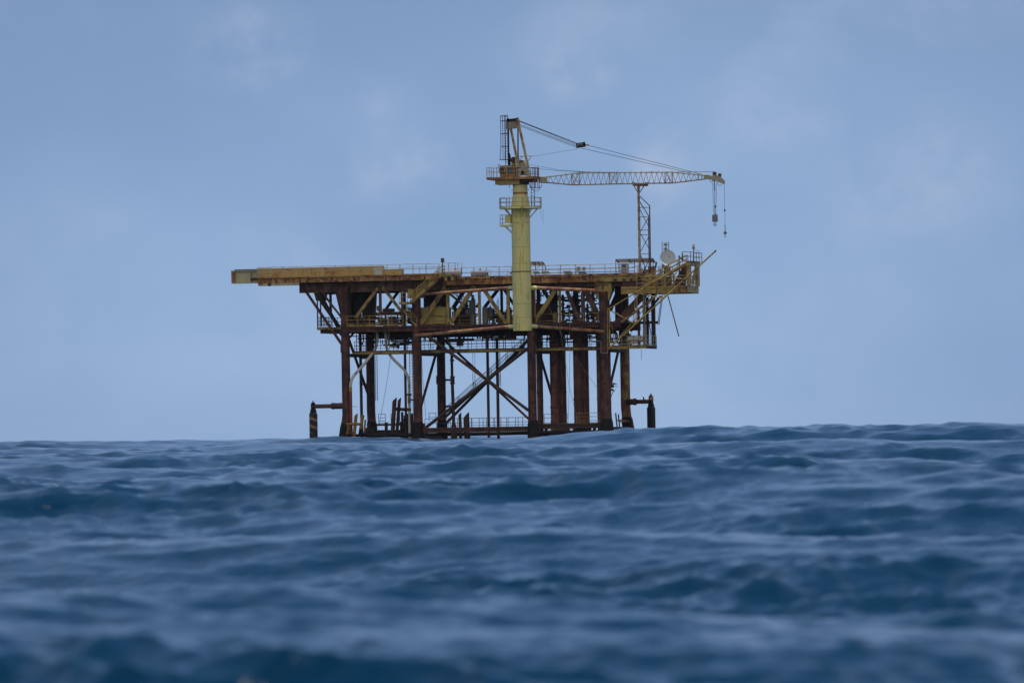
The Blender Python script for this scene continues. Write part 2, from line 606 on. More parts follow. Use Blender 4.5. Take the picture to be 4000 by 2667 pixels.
# leg head boxes under the main deck
for p_ in (legs[3],):
    MB().box((p_.x - 1.02, -.62, zR - 2.1), (p_.x + 1.05, .9, zR - .96)).build('leg_head', m_ytruss, plat)
    for sx in (-1.06, 1.06):
        MB().poly([(p_.x + sx * .5, -.45, zR - 2.1), (p_.x + sx, -.45, zR - 2.1), (p_.x + sx * .5, -.45, zR - 3.3)], (0, .9, 0)).build('leg_head', m_ytruss, plat)
a, b = W(A(700, 230), 0), W(A(920, 770), 0)
MB().path([(legs[0].x, 0, b.z), (legs[0].x - .2, 0, a.z - .4), (legs[0].x - .25, 0, a.z)], [.55, .95, 1.05], 16).build('leg_head', m_leg, plat)
MB().box((legs[1].x - .9, -.5, zR - 2.4), (legs[1].x + .9, .5, zR - 1.3)).build('leg_head', m_ytruss, plat)

# left walkway + its fascia, two cantilevered skid beams
MB().box((uL1, -1.6, zL - .14), (uR1 - .01, .0, zL)).build('walkway', m_yel, plat)
MB().ibeam((uL1, -1.42, zL - .143), (uR1 - .01, -1.42, zL - .143), .62, .3).build('edge_girder', m_ygirder, plat)
x = uL1 + 1
while x < uR1:
    MB().bar((x, -1.2, zL - .45), (x, -.25, zL - .45), .15, .3).build('walkway_bracket', m_dark, plat)
    x += 2.9


def skid(x0, x1, v, ytop, ybot, xa, name='skid_beam'):
    a, b, c = W((x0, ytop), v), W((x1, ytop), v), W((x0, ybot), v)
    d = a.z - c.z
    o = MB().ibeam((a.x, v, a.z), (b.x, v, a.z), d, .8, .09, .1).build(name, m_green, plat)
    MB().box((a.x - .035, v - .42, a.z - d + .01), (a.x - .003, v + .42, a.z - .01)).build('end_plate', m_ygirder, o)
    MB().box((a.x + .004, v - .38, a.z - d + .1), (a.x + .34, v - .06, a.z - .1)).build('end_stiffener', m_ygirder, o)
    MB().bar((a.x + .3, v, a.z + .06), (b.x, v, a.z + .06), .3, .12).build('skid_rail', m_dark, o)
    return a, c


sa, sc_ = skid(908, 1500, 0.45, 1057, 1108.5, 1006)
skid(1013, 1500, 11.4, 1066, 1117.5, 1100)
# the box girder that covers the skid beam behind the rail
q0, q1 = W(R1(500, 610), -.25), W(R2(660, 610), -.25)
q2 = W(R2(370, 575), -.25)
zt = sa.z + .02
MB().box((q0.x, -.35, zL + .02), (q2.x, -.02, zt + .12)).build('skid_cover', m_cover, plat)
MB().box((q2.x + .003, -.35, zL + .02), (q1.x, .9, zt - .3)).build('skid_cover', m_cover, plat)
q = W(R2(230, 570), -.3)
for k in range(9):
    xx = q0.x + 1.2 + k * 1.45
    MB().box((xx, -.43, zL + .25), (xx + .12, -.353, zt - .05)).build('stiffener', m_cover, plat)
MB().box((q.x, -.5, zL + .02), (q2.x, -.353, zt - .1)).build('skid_cover', m_lgrey, plat)
seg('skid_jack', m_dark, R1(390, 742), .2, R1(490, 742), .2, 9)
MB().box(W(R1(650, 810), 8), W(R1(700, 855), 9.5)).build('skid_jack', m_dark, plat)

# ---------- truss between main deck and cellar deck, front row
YT = 'truss_member'
for (p, q, w, mat) in ((A(1550, 235), A(1085, 850), 11.5, m_ytruss), (A(1650, 215), A(2030, 720), 11, m_ytruss),
                       (B(870, 180), B(325, 975), 18, m_ytruss), (B(1435, 190), B(915, 1000), 16, m_ytruss), (B(1640, 290), B(2095, 985), 14, m_ytruss),
                       (Cc(985, 285), Cc(550, 965), 17, m_ytruss), (Cc(1225, 300), Cc(1525, 985), 14, m_brace), (Cc(1560, 150), Cc(1900, 900), 21, m_brace)):
    dbar(YT, mat, p, 0, q, 0, w)
for (p, y, w, mat) in ((A(1592, 210), 1224, 9.5, m_brace), (A(2045, 190), 1280, 10, m_brace), (B(880, 185), 1272, 12.5, m_ytruss), (B(1526, 300), 1268, 10, m_yel), (B(2112, 200), 1268, 12.5, m_yel),
                       (Cc(545, 200), 1264, 13, m_yel), (Cc(1074, 200), 1270, 9, m_ytruss), (Cc(1550, 330), 1272, 14, m_brace)):
    vbar(YT, mat, p, 0, y, w)
# rear row
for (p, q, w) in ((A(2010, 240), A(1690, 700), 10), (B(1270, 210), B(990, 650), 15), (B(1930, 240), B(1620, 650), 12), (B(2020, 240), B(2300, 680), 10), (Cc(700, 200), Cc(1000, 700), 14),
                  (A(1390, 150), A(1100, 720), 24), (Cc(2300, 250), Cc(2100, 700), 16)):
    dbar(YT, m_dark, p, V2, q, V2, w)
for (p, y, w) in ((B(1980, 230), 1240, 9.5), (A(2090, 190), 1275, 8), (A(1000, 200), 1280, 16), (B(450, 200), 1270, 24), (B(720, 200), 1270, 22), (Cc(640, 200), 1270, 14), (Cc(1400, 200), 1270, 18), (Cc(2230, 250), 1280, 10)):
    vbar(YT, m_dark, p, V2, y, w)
# left cantilever struts
seg('cantilever_strut', m_leg, A(10, 200), 0, A(820, 1400), 0, 11.5)
seg('cantilever_strut', m_brace, A(360, 260), 0, A(800, 830), 0, 8.5)
seg('cantilever_strut', m_dark, A(210, 240), V2, A(960, 1320), V2, 15)
seg('cantilever_strut', m_dark, A(640, 880), 5, A(800, 1200), 6, 9)
seg('cantilever_strut', m_dark, A(330, 300), 9, A(640, 860), 9, 15)
vbar('truss_member', m_dark, A(578, 240), 3, 1235, 8.5)
vbar('truss_member', m_dark, A(311, 480), 9, 1288, 4.2, d=.15)
vbar('truss_member', m_dark, A(375, 420), 10, 1275, 4.5, d=.15)
a, b = W(A(265, 290), 9), W(A(480, 490), 9)
MB().poly([(a.x - .3, 9, a.z + .3), (b.x + .2, 9, a.z + .3), (b.x, 9, b.z), (a.x + .1, 9, b.z)], (0, .5, 0)).build('gusset', m_dark, plat)

# ---------- cellar deck
uC0, uC1 = W(A(890, 1000), -.4).x, W((2420, 1270), -.4).x
MB().box((uC0, -.5, zC - .16), (uC1, 11.8, zC)).build('cellar_deck', m_maroon, plat)
for v in (-.3, 11):
    MB().ibeam((uC0, v, zC - .163), (uC1, v, zC - .163), .5 if v < 0 else .8, .35).build('deck_girder', m_leg if v < 0 else m_dark, plat)
MB().ibeam((uC0, 5.5, zC - .163), (uC1, 5.5, zC - .163), .7, .35).build('deck_girder', m_dark, plat)
x = uC0 + .3
while x < uC1:
    MB().ibeam((x, -.1, zC - .18), (x, 11.6, zC - .18), .55, .25).build('floor_beam', m_dark, plat)
    x += 2.3
# wing platform on the left
a, b = W(A(305, 1040), 3.5), W(A(600, 1095), 3.5)
zw = a.z
MB().box((a.x, 3.5, zw - .3), (legs[0].x + .5, 10.5, zw)).build('wing_platform', m_ytruss, plat)
a = W(A(372, 1110), 4)
MB().box((a.x, 4, zw - .72), (legs[0].x + 2, 10, zw - .304)).build('wing_platform', m_dark, plat)
# right extension girder
a, b = W(D(480, 932), 7), W(D(1512, 982), 7)
MB().ibeam((a.x, 7, a.z), (b.x, 7, a.z), .3, .3).build('extension_beam', m_dark, plat)

# ---------- sub-cellar walkway
uS0, uS1 = W(E(690, 250), 1.5).x, W((2345, 1362), 1.5).x
MB().box((uS0, 1.5, zS - .12), (uS1, 3.2, zS)).build('lower_walkway', m_brace, plat)
MB().ibeam((uS0, 1.55, zS - .123), (uS1, 1.55, zS - .123), .26, .2).build('walkway_beam', m_ytruss, plat)
MB().box((uS0, 8.5, zS - .12), (uS1, 10.3, zS)).build('lower_walkway', m_dark, plat)
MB().ibeam((uS0, 8.6, zS - .123), (uS1, 8.6, zS - .123), .26, .2).build('walkway_beam', m_dark, plat)
for xx in np.linspace(uS0 + .3, uS1 - .3, 14):
    MB().tube((xx, 2.2, zS), (xx, 2.2, zC - .2), .05, n=6).build('walkway_hanger', m_dark, plat)
# cable trays and pipe supports under the cellar deck
a = W(B(400, 1315), 4)
b = W(B(400, 1290), 4)
MB().box((uS0 + 6, 4, a.z - .12), (uS1, 4.4, a.z)).build('cable_tray', m_dark, plat)
MB().box((uC0 + .4, 9, zC - 1.35), (uS1, 10.4, zC - .95)).build('cable_tray', m_dark, plat)
a = W(A(965, 1220), 3)
MB().bar(a, W(A(2300, 1215), 3), .12, .12).build('cable_tray', m_dark, plat)

# ---------- boat landing level
uB0, uB1 = W(F(190, 1400), -.6).x, W(F(1725, 1400), -.6).x
MB().box((uB0, -.6, zB - .12), (uB1, 1.4, zB)).build('boat_landing', m_brace, plat)
MB().ibeam((uB0, -.55, zB - .123), (uB1, -.55, zB - .123), .46, .25).build('boat_landing_beam', m_leg, plat)
MB().ibeam((uB0, 1.3, zB - .123), (uB1, 1.3, zB - .123), .46, .25).build('boat_landing_beam', m_dark, plat)
zB2 = W(G(500, 1330), 1.5).z
uB2, uB3 = W(G(255, 1330), 1.5).x, W(G(1130, 1330), 1.5).x
MB().box((uB2, 1.5, zB2 - .14), (uB3, 4.4, zB2)).build('boat_landing', m_brace, plat)
MB().ibeam((uB2, 1.6, zB2 - .143), (uB3, 1.6, zB2 - .143), .5, .25).build('boat_landing_beam', m_dark, plat)
MB().box((uB2, 2, zB2 - 1.3), (uB3, 2.2, zB2 - .9)).build('boat_landing_beam', m_dark, plat)
for k in range(4):
    MB().tube((uB2 + 1.2, 1.3, zB2 - .62 - .12 * k), (uB2 + 1.9 + 2.6 * (k % 2), 1.3, zB2 - .62 - .12 * k), .035, n=6).build('hose_roll', m_strut, plat)
for xx in (300, 365, 455, 520, 570, 675, 760, 840, 905, 975, 1040):
    p = W(G(xx, 1350), 2.6)
    MB().tube((p.x, 2.6, -3), (p.x, 2.6, zB2 - .15), .2, n=10).build('landing_post', m_dark, plat)
for xx in (1440, 1490, 1600):
    p = W(E(xx, 1100), 4)
    MB().tube((p.x, 4, -3), (p.x, 4, p.z), .24, n=10).build('landing_post', m_dark, plat)
for xx, yy, vv, rr_ in ((1345, 1240, 3, .13), (1362, 1075, 5, .16), (1405, 1120, 3.4, .2), (1425, 1230, 5.5, .16), (1462, 1095, 2.6, .22), (1500, 1190, 4.5, .2), (1560, 1240, 3, .16), (1650, 1230, 4, .2), (1700, 1260, 6, .18), (905, 1230, 4, .18), (880, 1290, 2.5, .2), (960, 1280, 8, .2)):
    p = W(E(xx, yy), vv)
    MB().tube((p.x, vv, -3), (p.x, vv, p.z), rr_, n=10).build('landing_post', m_dark, plat)
for (x0, y0, x1, y1) in ((1380, 1240, 1510, 1100), (1340, 1330, 1480, 1230), (1480, 1330, 1580, 1210), (890, 1300, 1010, 1400)):
    MB().tube(W(E(x0, y0), 3.8), W(E(x1, y1), 3.8), .1, n=8).build('landing_frame', m_dark, plat)
# service frame between first and second pairs of legs
zE = W(E(1100, 1235), 6).z
a, b = W(E(1010, 1240), 6), W(E(1470, 1240), 6)
MB().ibeam((a.x, 6, zE), (b.x, 6, zE), .25, .3).build('landing_frame', m_dark, plat)
MB().ibeam((a.x, 6, zE - .75), (b.x, 6, zE - .75), .5, .3).build('landing_frame', m_dark, plat)
MB().ibeam((a.x, 6, zE - 1.65), (b.x, 6, zE - 1.65), .25, .3).build('landing_frame', m_dark, plat)
for xx in (1145, 1380):
    p = W(E(xx, 1240), 6)
    MB().tube((p.x, 6, -2), (p.x, 6, zE + .1), .2, n=10).build('landing_post', m_dark, plat)
MB().tube(W(E(1060, 1375), 6), W(E(1110, 1430), 6), .1).build('landing_frame', m_dark, plat)
MB().bar(W(E(1110, 1220), 6), W(E(1180, 1220), 6), .2, .06).build('landing_frame', m_dark, plat)
# ---------- right-hand end: lower yellow deck, struts, lower platform
VF, VBk = -1.5, 4.9
a, b = W(R4(690, 882), VF), W(R4(1706, 960), VF)
zY = W(R4(1300, 852), VF).z
yh = zY - W(R4(1300, 962), VF).z
MB().box((a.x, VF, zY - .16), (b.x, VBk, zY)).build('end_deck', m_yel, plat)
MB().ibeam((a.x, VF + .1, zY - .163), (b.x, VF + .1, zY - .163), yh - .16, .3).build('end_deck_girder', m_yel, plat)
MB().ibeam((a.x, VBk - .1, zY - .163), (b.x, VBk - .1, zY - .163), yh - .16, .3).build('end_deck_girder', m_dark, plat)
xr = b.x
MB().ibeam((xr - .05, VF + .25, zY - .166), (xr - .05, VBk - .25, zY - .166), yh - .2, .2).build('end_deck_girder', m_green, plat)
for k in range(5):
    vv = VF + .9 + k * 1.25
    MB().box((xr - .04, vv, zY - yh + .1), (xr + .1, vv + .08, zY - .2)).build('end_stiffener', m_green, plat)
x = a.x + 1
while x < xr - .8:
    MB().bar((x, VF + .3, zY - .5), (x, VBk - .3, zY - .5), .16, .55).build('floor_beam', m_dark, plat)
    x += 1.9
# link from main deck down to end deck
MB().box((a.x + .02, -.9, zY + .004), (uR2 - .1, 5, zR - .96)).build('deck_link', m_maroon, plat)
for p in ((840, 820), (740, 830), (600, 840)):
    MB().box(W(R4(p[0] - 25, 740), -1.26), W(R4(p[0] + 22, 790), -1.16)).build('bracket', m_dark, plat)
# braces that carry the end deck
dbar('truss_member', m_brace, D(590, 1050), .3, D(1260, 330), .3, 25, d=.5)
seg('brace', m_strut, D(760, 940), -.6, D(1480, 385), -.6, 9)
seg('brace', m_dark, D(960, 1120), 4.5, D(1570, 400), 4.5, 9)
seg('brace', m_brace, D(640, 1000), 2.5, D(1060, 700), 2.5, 15)
for (p, y, w, v) in ((D(1120, 690), 1350, 8, 4), (D(1227, 340), 1352, 10, 5), (D(1292, 420), 1352, 9, 6.5), (D(1412, 340), 1360, 14, 4.8), (D(870, 300), 1275, 13, 9), (D(700, 240), 1275, 24, 9.5), (D(800, 300), 1275, 18, 10.5),
                     (D(660, 1060), 1290, 9, 9), (D(575, 1060), 1290, 7, 9), (D(730, 1060), 1290, 5, 9)):
    vbar('truss_member', m_dark if p[0] > D(1100, 0)[0] else m_brace, p, v, y, w)
seg('brace', m_dark, D(1310, 780), 5, D(1375, 1180), 5, 3.5)
# lower platform
a, b = W(D(520, 1400), -1), W(D(1270, 1400), -1)
zP = W(D(900, 1398), -1).z
MB().box((a.x, -1, zP - .14), (b.x, 5.2, zP)).build('lower_platform', m_ytruss, plat)
MB().ibeam((a.x, -.9, zP - .143), (b.x, -.9, zP - .143), .3, .2).build('lower_platform_beam', m_yel, plat)
MB().ibeam((b.x - .1, -.7, zP - .143), (b.x - .1, 5.1, zP - .143), .3, .2).build('lower_platform_beam', m_dark, plat)
zPl, uPa, uPb = zP, a.x, b.x
for vv in (-.85, 5.0):
    MB().tube((b.x - .2, vv, zP), (b.x - .2, vv, zY - yh), .11, n=8).build('hanger_post', m_dark if vv > 0 else m_ytruss, plat)
# end tower above the end deck
xt1 = W(R4(1690, 490), -1.2).x
xt0 = xt1 - .0
zt0, zt1 = W(R4(1800, 545), 2).z, W(R4(1800, 483), 2).z
for (xx, vv) in ((xt1 + .15, -.55), (xt1 + .15, 4.2)):
    MB().box((xx - .16, vv - .65, zY + .003), (xx + .16, vv + .65, zt0 - .003)).build('tower_post', m_yel, plat)
MB().box((xt1 - .08, -1.3, zt0), (xt1 + .38, 4.88, zt0 + .5)).build('tower_head', m_yel, plat)
MB().box((xt1 - .5, -1.5, zt0 + .503), (xt1 + .62, 4.95, zt1 + .06)).build('tower_deck', m_ytruss, plat)
MB().bar((xt1 + .1, 4.2, zY + 3.0), (xt1 + .1, 1.4, zY + .4), .12, .2).build('tower_brace', m_yel, plat)
MB().bar((xt1 + .1, 4.2, zt0 - .3), (xt1 + .1, 1.6, zt0 - 2.4), .12, .2).build('tower_brace', m_yel, plat)
# sloping panel behind the end stair
a, b = W(R4(1440, 860), 2.5), W(R4(1690, 500), 2.5)
MB().poly([(a.x, 3.2, zY + .01), (b.x - .3, 3.2, zY + .01), (b.x - .1, 3.2, b.z - .2), (b.x - .5, 3.2, b.z - .2)], (0, .2, 0)).build('sloping_panel', m_brace, plat)

# ================================================================== RAILINGS on the platform
G1 = 'guard rails on the platform'


def rp(*a):
    return [W(p, v) for p, v in a]


def rz(pts, z, v):
    """level rail base points from photo x positions"""
    return [Vector((W((x, 1100), v).x, v, z)) for x in pts]


rail('long pale handrail along the raised left walkway in front of the skid beam', rz([1006, 1716], zL, -1.55), m_railw, 1.15, 1.65, r=.042)
rail('short pale handrail closing the left tip of the raised walkway', [Vector((uL1, -1.5, zL)), Vector((uL1, .9, zL)), Vector((uL1 + .9, .9, zL))], m_railw, 1.15, .9)
zSt = W(R2(1400, 670), -2.2).z
xs0, xs1 = W(R2(1290, 670), -2.2).x, W(R2(1495, 670), -2.2).x
MB().box((xs0, -2.6, zSt - .2), (xs1, -1.25, zSt)).build('stair_landing', m_ytruss, plat)
MB().box((xs0 + .3, -2.5, zSt - .75), (xs0 + .6, -1.3, zSt - .205)).build('landing_bracket', m_ytruss, plat)
MB().box((xs1 - .6, -2.5, zSt - .75), (xs1 - .3, -1.3, zSt - .205)).build('landing_bracket', m_ytruss, plat)
rail('pale handrail round the small landing at the head of the yellow stair', [Vector((xs0, -2.5, zSt)), Vector((xs1, -2.5, zSt)), Vector((xs1, -1.3, zSt)), Vector((xs1 + .5, -1.3, zSt))], m_railw, 1.3, .85)
rail('rusty pale handrail on the main deck left of the crane column', rz([1802, 2000], zR, -1.15), m_railw, 1.08, 1.75, levels=(1, .42), r=.042)
rail('rusty pale handrail on the main deck between the crane column and the grey cabinet', rz([2075, 2480], zR, -1.15), m_railw, 1.1, 1.8, levels=(1, .55, .2), r=.042)
rail('thin handrail along the far edge of the main deck behind the solar panels', rz([1850, 2520], zR, 12.1), m_railw, 1.0, 2.2)
rail('thin handrail along the far edge of the main deck behind the skid beam', rz([1290, 1780], zR, 12.1), m_rail, 1.6, 2.2)
a0 = W(A(900, 1000), -.45)
rail('bright yellow handrail with toe board on the cellar deck left of the second leg', rz([A(905, 0)[0], A(2050, 0)[0]], zC + .02, -.45), m_yel, 1.22, 1.5, r=.04, levels=(1, .62, .28), toe=True)
rail('dark handrail of narrow bars on the left wing platform', [Vector((W(A(322, 1000), 3.6).x, 3.6, zw)), Vector((W(A(600, 1000), 3.6).x, 3.6, zw))], m_dark, 1.2, .32, levels=(1, .62, .3))
rail('dark handrail on the far side of the left wing platform', [Vector((W(A(322, 1000), 3.6).x, 3.6, zw)), Vector((W(A(322, 1000), 3.6).x, 10.4, zw)), Vector((legs[0].x, 10.4, zw))], m_dark, 1.2, .6, levels=(1, .62, .3))
rail('low pale handrail on the cellar deck under the right of the crane', rz([2105, 2335], zC + .02, -.42), m_ytruss, 1.0, 2.0, levels=(1, .2))
rail('dim handrail on the cellar deck beside the grey drum', rz([1690, 2000], zC + .02, .6), m_ytruss, 1.0, 1.5, levels=(1, .5, .15))
rail('dark thin handrail along the walkway hung under the cellar deck', rz([E(700, 0)[0], 2340], zS, 1.6), m_dark, 1.15, 1.3, r=.028)
rail('dark thin handrail on the far walkway hung under the cellar deck', rz([E(700, 0)[0], 2340], zS, 10.2), m_dark, 1.15, 1.1, r=.028, levels=(1, .66, .33))
rail('rust red handrail on the boat landing between the second and third legs', rz([F(190, 0)[0], F(1720, 0)[0]], zB, -.5), m_raild, 1.05, 1.35)
rail('dark handrail on the inner edge of the boat landing between the second and third legs', rz([F(560, 0)[0], F(1720, 0)[0]], zB, 1.3), m_dark, 1.05, .9, levels=(1, .5, .2))
rail('ochre handrail with four bars on the boat landing in front of the right conductor pipes', rz([G(755, 0)[0], G(1125, 0)[0]], zB2, 1.6), m_bump if False else m_ytruss, 1.18, 1.7, levels=(1, .62, .25, .05))
rail('rust red handrail on the boat landing in front of the left conductor pipes', rz([G(310, 0)[0], G(640, 0)[0]], zB2, 1.6), m_raild, 1.1, 1.6, levels=(1, .6, .08))
rail('dark handrail left on the service frame between the first and second legs', rz([E(1012, 0)[0], E(1103, 0)[0]], zE, 6.1), m_dark, 1.15, .85, levels=(1, .62, .3, .1))
rail('dark handrail right on the service frame behind the slanted bumper posts', rz([E(1180, 0)[0], E(1300, 0)[0]], zE, 6.1), m_dark, 1.15, .9, levels=(1, .5))
rail('dark hooped handrail at the head of the boat landing ladder', [W(F(285, 1295), 2) + Vector((0, 0, 0)), W(F(385, 1295), 2)], m_dark, 1.05, .8)
rail('yellow handrail along the front of the end deck below the dish', [Vector((W(R4(930, 850), VF).x, VF + .05, zY)), Vector((xr - .05, VF + .05, zY))], m_rail, 1.2, 1.4, r=.036, levels=(1, .66, .33))
rail('yellow handrail across the right end of the end deck', [Vector((xr - .05, VF + .05, zY)), Vector((xr - .05, VBk - .1, zY))], m_rail, 1.2, 1.0, r=.036, levels=(1, .66, .33))
rail('yellow handrail along the far edge of the end deck', [Vector((W(R4(930, 850), VBk).x, VBk - .05, zY)), Vector((xr - .05, VBk - .05, zY))], m_rail, 1.2, 1.3, r=.036, levels=(1, .66, .33))
rail('pinkish handrail round the small tower deck that carries the beacon lamp', [Vector((xt1 - .45, -1.45, zt1 + .06)), Vector((xt1 + .58, -1.45, zt1 + .06)), Vector((xt1 + .58, 4.9, zt1 + .06)), Vector((xt1 - .45, 4.9, zt1 + .06))], m_raild, 1.05, 1.55, r=.04)
rail('yellow handrail round the lower platform with the white tank', [Vector((uPa, -.95, zPl)), Vector((uPb - .05, -.95, zPl)), Vector((uPb - .05, 5.1, zPl))], m_rail, 1.1, 1.5, r=.036, levels=(1, .5, .12))
rail('dark barred fence behind the dish pedestal on the end deck', [W(R4(1215, 690), 3.5), W(R4(1480, 690), 3.5)], m_raild, 1.0, .45, levels=(1, .5))

# ================================================================== STAIRS
st_top, st_bot = W(R2(1290, 660), -2.3), W(R2(800, 1100), -2.3)
stair('pale yellow stair with twin handrails climbing to the raised walkway', st_top, st_bot, (0, .9, 0), m_ytruss, sw=.3, rr=.04)
a, b = W(R2(625, 1095), -2.4), W(R2(790, 1120), -2.4)
t = thing('stair_landing', 'pale railed landing at the foot of the yellow stair', 'landing', a, 'stairways of the platform')
MB().box((a.x, -2.5, a.z - .3), (b.x + .1, -.6, a.z)).build('landing_deck', m_ytruss, t)
rail('', [Vector((b.x - .3, -2.45, a.z)), Vector((a.x, -2.45, a.z)), Vector((a.x, -.7, a.z))], m_railw, 1.1, .8, parent=t)
MB().tube((a.x + .4, -1, a.z - .3), (a.x + .4, -1, zC), .1).build('landing_post', m_ytruss, t)
stair('dark stair dropping from the stair landing to the cellar deck beside the second leg', W(A(2065, 690), -1.2), W(A(2340, 1015), -1.2), (0, .9, 0), m_ytruss, rails=True, sw=.22)
stair('slim pale stair seen through the truss behind the yellow tank', W(B(900, 350), 9), W(B(1290, 660), 9), (0, .8, 0), m_railw, sw=.14)
stair('long dark stair running along the brace down to the boat landing', W(F(1640, 215), 9.8), W(F(470, 1260), 9.8), (0, .8, 0), m_dark, sw=.2, pitch=.3)
stair('yellow stair stepping down from the main deck to the end deck', W(M(470, 960), .6), W(M(930, 1215), .6), (0, .9, 0), m_yel, sw=.3, rr=.045)
stair('yellow stair climbing from the end deck to the tower with the beacon lamp', W(R4(1690, 505), -.2), W(R4(1010, 870), -.2), (0, .9, 0), m_yel, sw=.34, rr=.045)


def ladder(label, top, zb, w, mat, dx=(1, 0, 0), group='ladders', cage=None):
    t = thing('ladder', label, 'ladder', zdn(Vector(top), zb), group)
    top = Vector(top)
    dx = Vector(dx)
    for s in (0, w):
        q = top + dx * s
        MB().tube(zdn(q, zb), q, .035, n=6).build('ladder_rail', mat, t)
    z = zb + .3
    while z < top.z:
        q = zdn(top, z)
        MB().tube(q, q + dx * w, .022, n=5).build('rung', mat, t)
        z += .33
    return t


p = W(E(992, 280), 9.5)
ladder('thin dark ladder down the right side of the first rear leg', p, W(E(1005, 925), 9.5).z, .24, m_dark)
p = W(E(1492, 250), 0)
ladder('dark rung ladder down the left side of the second leg', Vector((legs[1].x - .95, 0, p.z)), 2.5, .35, m_dark)
p = W(F(330, 1470), 2.5)
ladder('short dark ladder below the boat landing', Vector((p.x, 2.5, zB)), .2, .4, m_dark)
p = W(D(1325, 760), 6)
ladder('dark ladder among the posts under the end deck', Vector((p.x, 6, zY - yh)), zPl, .35, m_dark)
# the rusty hanging ladder under the end deck
a, b = W(D(1590, 380), 3), W(D(1512, 980), 7)
t = thing('ladder', 'rusty slanting ladder hanging below the end deck', 'ladder', b, 'ladders')
for dx in (0, .16):
    MB().tube(a + Vector((dx, 0, 0)), b + Vector((dx, 0, 0)), .04, n=6).build('ladder_rail', m_redp, t)
for k in range(14):
    q = b + (a - b) * (k / 14)
    MB().tube(q, q + Vector((.16, 0, 0)), .03, n=5).build('rung', m_redp, t)
# ================================================================== PEDESTAL CRANE
VC = -9.0
pb, pt_ = W((2041.5, 1292), VC), W((2031, 700), VC)
ux = (pb.x + pt_.x) / 2
crane = thing('pedestal_crane', 'tall yellow pedestal crane with lattice boom resting level to the right', 'crane', (ux, VC, pb.z))


def cz(y, x=2036):
    return W((x, y), VC).z


zb0 = pb.z
yJ = lambda y: 700 + y / 6.2733
yI = lambda y: 430 + y / 4.9
prof = [(1.09, 0), (1.09, cz(805) - zb0), (.86, cz(757) - zb0), (.86, cz(719) - zb0)]
col = MB().lathe((ux, VC, zb0), prof, 48).build('pedestal_column', m_ped, crane)
zz = cz(900 + 632 / 3.92)
MB().lathe((ux, VC, zz), [(1.093, -.05), (1.13, -.04), (1.13, .05), (1.093, .06)], 48).build('flange', m_brace, col)
MB().lathe((ux, VC, cz(755)), [(.868, -.12), (.875, -.1), (.875, .1), (.866, .12)], 40).build('weld_band', m_ygirder, col)
for yy in (870, 965, 1030, 1187, 1240):
    MB().lathe((ux, VC, cz(yy)), [(1.088, -.018), (1.096, -.012), (1.096, .012), (1.088, .018)], 48).build('weld_seam', m_ytruss, col)
for yy0, yy1, w_ in ((870, 965, -1.9), (965, 1030, -1.1), (1187, 1240, -.9), (1240, 1290, -1.7)):
    d_ = Vector((math.cos(w_), math.sin(w_), 0)) * 1.088
    MB().tube(Vector((ux, VC, cz(yy0))) + d_, Vector((ux, VC, cz(yy1))) + d_, .014, n=6).build('weld_seam', m_ytruss, col)
for sx, yy in ((-1, 743), (1, 741)):
    MB().torus((ux + sx * .93, VC, cz(yy)), .1, .022, 'y', 16).build('lifting_eye', m_dark, col)
for (x, y) in ((845, 995), (765, 1050), (770, 1100), (975, 1050), (820, 1455), (780, 1205), (935, 270)):
    p = W(J(x, y), VC - 1.05)
    dx = p.x - ux
    rr = 1.09 if y > 700 else .86
    if abs(dx) < rr:
        MB().lathe((p.x, VC - math.sqrt(rr * rr - dx * dx), p.z), [(.05, -.03), (.04, .01)], 8, 'y').build('bolt_boss', m_brace, col)
# four struts back to the platform legs
for (p, q, lg, w) in ((R2(2260, 872), B(370, 375), 1, 13), (B(2100, 1010), B(300, 1205), 1, 14), (Cc(600, 215), Cc(1830, 300), 3, 14.5), (Cc(560, 995), Cc(1880, 1125), 3, 13.5)):
    e = Vector((legs[lg].x, -.45, W(q, -.3).z))
    s0 = Vector((ux, VC, W(p, VC).z))
    dd = (e - s0).normalized()
    s1 = s0 + dd * 1.05
    o = MB().tube(s1, e, w * PX / 2, n=18).build('support_strut', m_strut, crane)
    MB().tube(s0 + dd * .9, s0 + dd * 2.0, w * PX / 2 + .045, n=18).build('strut_sleeve', m_ped, o)
# access gallery
zG = cz(yJ(690))
pl = MB().lathe((ux, VC, zG), [(1.1, -.2), (2.55, -.2), (2.55, 0), (1.1, 0)], 10).build('access_gallery', m_ped, crane)
ring = [Vector((ux + 2.5 * math.cos(w), VC + 2.5 * math.sin(w), zG)) for w in [2 * PI * k / 10 for k in range(11)]]
mb = MB()
for hh in (1.1, .6, .1):
    mb.path([q + Vector((0, 0, hh)) for q in ring], .035, 6)
mb.build('handrail', m_rail, pl)
for q in ring[:-1]:
    MB().tube(q, q + Vector((0, 0, 1.12)), .05, n=6).build('post', m_rail, pl)
for w in (0.35, -.6, PI - .35, PI + .6, PI * 1.45, PI * 1.6):
    d = Vector((math.cos(w), math.sin(w), 0))
    c0 = Vector((ux, VC, zG))
    MB().tube(c0 + d * 2.0 - Vector((0, 0, .18)), c0 + d * 1.05 - Vector((0, 0, 1.25)), .06, n=8).build('gallery_bracket', m_ped, pl)
